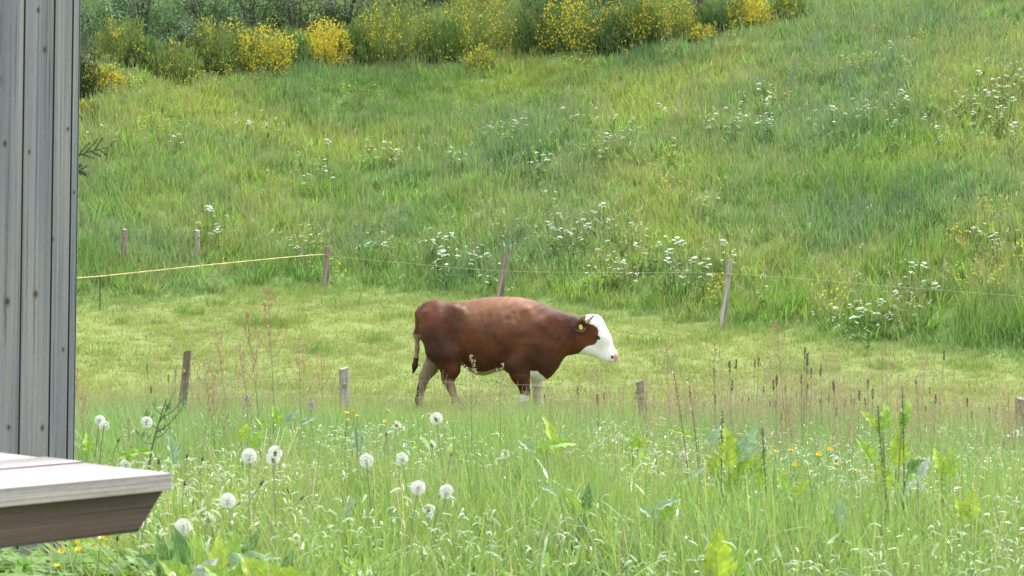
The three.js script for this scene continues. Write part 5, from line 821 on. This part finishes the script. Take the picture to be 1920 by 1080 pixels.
// ------------------------------------------------------------------ tall seed heads above the meadow
{
  const timothy = [0, 1, 2].map((v) => { // unit height: stem and a dense cylindrical head
    const r = rngOf(800 + v), s = new MB(), h = new MB(), le = new MB(), b = 0.02 * (v - 1);
    s.tube(curve([V(0, 0, 0), V(0.02 + b, 0.5, 0), V(0, 0.93, 0)], 8), () => 0.0019, [0.17, 0.22, 0.09], 5);
    for (let k = 0; k < 120; k++) { const f = r(), a = r() * 6.283, R = 0.0085 * Math.pow(Math.sin(Math.PI * (0.08 + 0.86 * f)), 0.5), u = V(Math.cos(a) * 0.6, 1, Math.sin(a) * 0.6).normalize(); h.quad(V(Math.cos(a) * R, 0.915 + f * 0.08, Math.sin(a) * R), u.clone().multiplyScalar(0.006), V(-Math.sin(a), 0, Math.cos(a)).multiplyScalar(0.003), jit([[0.2, 0.13, 0.1], [0.17, 0.14, 0.1], [0.26, 0.17, 0.12]][v], r, 0.4)); }
    for (let k = 0; k < 2; k++) { const a = r() * 6.283; le.strip([V(0, 0.25 + k * 0.2, 0), V(Math.cos(a) * 0.06, 0.42 + k * 0.2, Math.sin(a) * 0.06), V(Math.cos(a) * 0.16, 0.46 + k * 0.2, Math.sin(a) * 0.16)], V(-Math.sin(a), 0, Math.cos(a)), (w) => 0.004 * (1 - w * 0.6), [0.17, 0.3, 0.06], [0.24, 0.34, 0.1]); }
    return [s.geo(), h.geo(), le.geo()];
  });
  const A = (x, y) => [1440 + x / 2.454, 640 + y / 2.454], B = (x, y) => [960 + x / 2.454, 640 + y / 2.454];
  const heads = [[170, 25], [182, 50], [244, 105], [200, 122], [177, 118], [155, 142], [40, 150], [25, 175], [80, 200], [183, 195], [155, 215], [130, 228], [300, 178], [305, 195], [283, 238], [460, 170], [482, 215], [420, 220], [680, 172], [744, 210], [773, 238], [727, 295], [810, 40], [917, 255], [1017, 298], [938, 322], [886, 335], [1003, 352], [355, 270], [383, 255], [397, 260], [445, 258], [315, 298], [240, 260], [10, 268], [37, 265], [145, 288], [905, 418], [1080, 425], [770, 400], [735, 450], [700, 430], [1085, 455], [320, 330], [60, 330]].map((q) => [...A(...q), 'brown timothy grass head rising above the meadow on the right', 'timothy heads on the right']);
  heads.push(...[[302, 208], [425, 232], [930, 118], [1000, 88], [1032, 80], [1117, 80], [1136, 66], [1015, 175], [1060, 250], [935, 243], [395, 435], [697, 335], [265, 330], [395, 362], [60, 345], [150, 240], [1160, 205], [1090, 250], [880, 280], [572, 225], [390, 240], [365, 440], [200, 455]].map((q) => [...B(...q), 'brown timothy grass head between the cow and the right meadow', 'timothy heads right of the cow']));
  heads.push([276, 680, 'slim dark grass head near the dark leaning post', 'grass heads at the left'], [330, 690, 'slim dark grass head near the dark leaning post', 'grass heads at the left'], [316, 702, 'slim dark grass head near the dark leaning post', 'grass heads at the left'], [283, 720, 'slim dark grass head near the dark leaning post', 'grass heads at the left']);
  const r = rngOf(810), protos = [];
  heads.forEach(([px, py, label, group], i) => {
    const D = 9.5 + 4.5 * r(), top = at(px, py, D), bx = at(px + (r() - 0.5) * 30, py, D).x, base = V(bx, ground(bx, D) - 0.02, -D + (r() - 0.5) * 0.1), v = i % 3; let t;
    if (!protos[v]) { t = protos[v] = thing('timothy_grass', label, 'seed head', null, group); part('stem', timothy[v][0], M.stem, t); part('seed_head', timothy[v][1], M.leaf, t); part('leaf', timothy[v][2], M.grass, t); }
    else { t = protos[v].clone(); t.name = numbered('timothy_grass'); t.userData = {}; tag(t, label, 'seed head', group); scene.add(t); }
    stand(t, base, top, r() * 6.283);
  });
  // sorrel: tall thin stems with loose reddish whorls
  const sorrel = [0, 1, 2, 3].map((v) => {
    const r = rngOf(830 + v), s = new MB(), h = new MB(), main = curve([V(0, 0, 0), V(0.03 * (v - 1.5), 0.5, 0), V(0, 1, 0)], 10), dry = v === 3;
    s.tube(main, (w) => 0.0028 * (1 - 0.6 * w), dry ? [0.24, 0.18, 0.1] : [0.18, 0.22, 0.09], 5);
    for (let k = 0; k < 11; k++) {
      const f = 0.66 + 0.34 * k / 11, p = main[Math.min(10, Math.floor(f * 10))].clone().lerp(main[Math.min(10, Math.floor(f * 10) + 1)], f * 10 % 1), a = k * 2.4 + r(), L = 0.13 * (1.15 - (f - 0.66) * 2.6) * (0.6 + 0.6 * r()), e = p.clone().add(V(Math.cos(a) * L * 0.6, L, Math.sin(a) * L * 0.6)), br = curve([p, p.clone().lerp(e, 0.5).add(V(Math.cos(a) * L * 0.15, -L * 0.08, Math.sin(a) * L * 0.15)), e], 4);
      s.tube(br, () => 0.0011, [0.26, 0.17, 0.11], 4);
      for (let q = 0; q < 16; q++) { const z = 0.15 + 0.85 * r(), c = br[Math.min(3, Math.floor(z * 4))].clone().lerp(br[Math.min(4, Math.floor(z * 4) + 1)], z * 4 % 1).add(V(r() - 0.5, r() - 0.5, r() - 0.5).multiplyScalar(0.018)), u = V(r() - 0.5, r() - 0.4, r() - 0.5).normalize(); h.quad(c, u.clone().multiplyScalar(0.0052), V(r() - 0.5, r() - 0.5, r() - 0.5).cross(u).normalize().multiplyScalar(0.004), jit([[0.42, 0.2, 0.13], [0.46, 0.24, 0.17], [0.4, 0.24, 0.15], [0.5, 0.42, 0.26]][v], r, 0.35)); }
    }
    return [s.geo(), h.geo()];
  });
  const S = [[501, 538, 9.5, 0, 514, 'tallest reddish sorrel spike, rising across the pasture left of the cow'], [462, 585, 9.5, 0, 496, 'reddish sorrel spike just left of the tallest one'], [408, 624, 9.5, 1, 440, 'sorrel spike leaning left, third left of the tallest'], [447, 650, 9.2, 1, 500, 'drooping pink sorrel spike left of centre on a bent stem'], [560, 634, 9.6, 1, 585, 'sorrel spike right of the tallest one'], [380, 676, 9, 2, 420, 'sorrel spike leaning towards the dark leaning post'], [402, 733, 9, 0, 412, 'short red sorrel spike under the leaning ones'], [425, 745, 9, 0, 432, 'short dense red sorrel spike above the dandelions on the left'], [602, 660, 9.8, 1, 606, 'faint sorrel spike left of the stout pale post'], [146, 690, 9, 0, 150, 'reddish sorrel spike hugging the edge of the plank wall'], [158, 742, 8.6, 2, 160, 'second sorrel spike beside the plank wall, shorter'], [240, 785, 8, 0, 246, 'brown red sorrel tuft behind the single dandelion near the wall'],
    [886, 674, 8.6, 3, 905, 'pale bleached seed spike in front of the cow belly'], [938, 690, 8.6, 3, 920, 'second pale bleached spike leaning right under the cow belly'], [1212, 706, 10, 1, 1222, 'pink sorrel spike directly beside the near post leaning left'], [1250, 640, 11, 2, 1275, 'thin tall sorrel right of the near post leaning left'], [1270, 716, 10, 1, 1282, 'pink sorrel haze right of the near post'], [1300, 712, 10.5, 1, 1306, 'pale pink sorrel near the slanting red dock stem'], [1456, 600, 11, 2, 1496, 'tall bare looking sorrel in the right meadow'], [1475, 740, 10, 0, 1480, 'pink sorrel under the timothy heads on the right'], [1512, 726, 10.5, 1, 1520, 'faint pink sorrel between timothy heads on the right'], [1480, 764, 9.5, 1, 1483, 'low red sorrel tuft in the right meadow'], [1568, 800, 9, 1, 1572, 'pink sorrel tuft left of the tall dock'], [1593, 796, 9, 2, 1596, 'pale sorrel tuft touching the tall dock'], [1735, 772, 9.5, 1, 1738, 'pink sorrel tuft behind the tall dock'], [1762, 734, 10, 2, 1764, 'thin pale sorrel right of the tall dock spikes'], [1890, 716, 10, 1, 1904, 'pink grass plume leaning left at the right edge post'], [1868, 756, 9.5, 2, 1890, 'pale plume bending left under the right edge post'], [1896, 780, 9, 1, 1908, 'short pink plume in front of the right edge post'], [1850, 820, 9, 2, 1852, 'pale reddish tuft low near the right edge post'], [1085, 716, 10, 2, 1092, 'pale plume right of the cow forelegs'], [1120, 690, 10.5, 2, 1128, 'thin plume under the cow muzzle'], [1036, 726, 9.5, 3, 1046, 'pale feathery plume beside the white foreleg'], [1660, 640, 11, 2, 1668, 'thin tall pale sorrel behind the tall dock'], [1340, 640, 11, 2, 1352, 'faint thin plume over the pasture right of the cow']];
  const pr = [];
  S.forEach(([px, py, D, v, bx, label]) => {
    const top = at(px, py, D), x = at(bx, py, D).x, base = V(x, ground(x, D) - 0.02, -D); let t;
    if (!pr[v]) { t = pr[v] = thing('sorrel_plant', label, 'sorrel'); part('stem', sorrel[v][0], M.stem, t); part('seed_spike', sorrel[v][1], M.leaf, t); } else { t = pr[v].clone(); t.name = numbered('sorrel_plant'); t.userData = {}; tag(t, label, 'sorrel'); scene.add(t); }
    stand(t, base, top, r() * 6.283);
  });
}
{ // purple vetch, two small flower spikes left of the stout post
  for (const [px, py, D, label] of [[582, 748, 9, 'small purple vetch spike left of the stout pale post'], [462, 742, 9.4, 'pale mauve vetch flowers left of the purple spike']]) {
    const top = at(px, py, D), base = V(top.x, ground(top.x, D) - 0.02, -D), t = thing('vetch', label, 'wildflower', base), s = new MB(), f = new MB(), r = rngOf(px), T = top.clone().sub(base);
    s.tube(curve([V(0, 0, 0), V(0.02, T.y * 0.5, 0), T], 6), () => 0.0016, [0.15, 0.24, 0.06], 5);
    for (let k = 0; k < 40; k++) { const q = r(), u = V(r() - 0.5, r() * 0.5, r() - 0.5).normalize(); f.quad(T.clone().add(V((r() - 0.5) * 0.04, -q * 0.06, (r() - 0.5) * 0.03)), u.clone().multiplyScalar(0.007), V(0, 1, 0).cross(u).normalize().multiplyScalar(0.005), jit([0.42, 0.25, 0.45], r, 0.3)); }
    part('stem', s.geo(), M.stem, t); part('flowers', f.geo(), M.petal, t);
  }
}
dock(1480, 930, 5.8, 'half hidden bright dock leaves under the buttercups on the right', [[1478, 935, 1462, 880, 'g', { w: 0.26, fy: 0.5 }], [1490, 940, 1515, 892, 'y', { w: 0.24, fx: -0.3 }], [1500, 945, 1470, 915, 'b', { w: 0.2, fy: 1.1 }]]);
dock(1240, 975, 5.4, 'blue green drooping leaves low in the meadow right of the centre', [[1235, 980, 1200, 940, 'b', { w: 0.2, fy: 1.0 }], [1245, 985, 1262, 930, 'g', { w: 0.22, fy: 0.5 }], [1225, 960, 1275, 925, 'b', { w: 0.16, fy: 1.3 }]]);
dock(1090, 960, 5.6, 'narrow shaded leaves low in the meadow under the cow muzzle', [[1085, 965, 1060, 915, 'g', { w: 0.18 }], [1095, 965, 1108, 905, 'd', { w: 0.18, fx: 0.3 }], [1050, 930, 1010, 905, 'b', { w: 0.14, fy: 1 }]]);
scene.traverse((o) => { if (o.isMesh && o.parent !== scene && /^(foliage|flowers|needles|seed_spike|leaves|twigs|stems|forelock)$/.test(o.name)) o.userData.kind = 'stuff'; });
renderer.render(scene, camera);
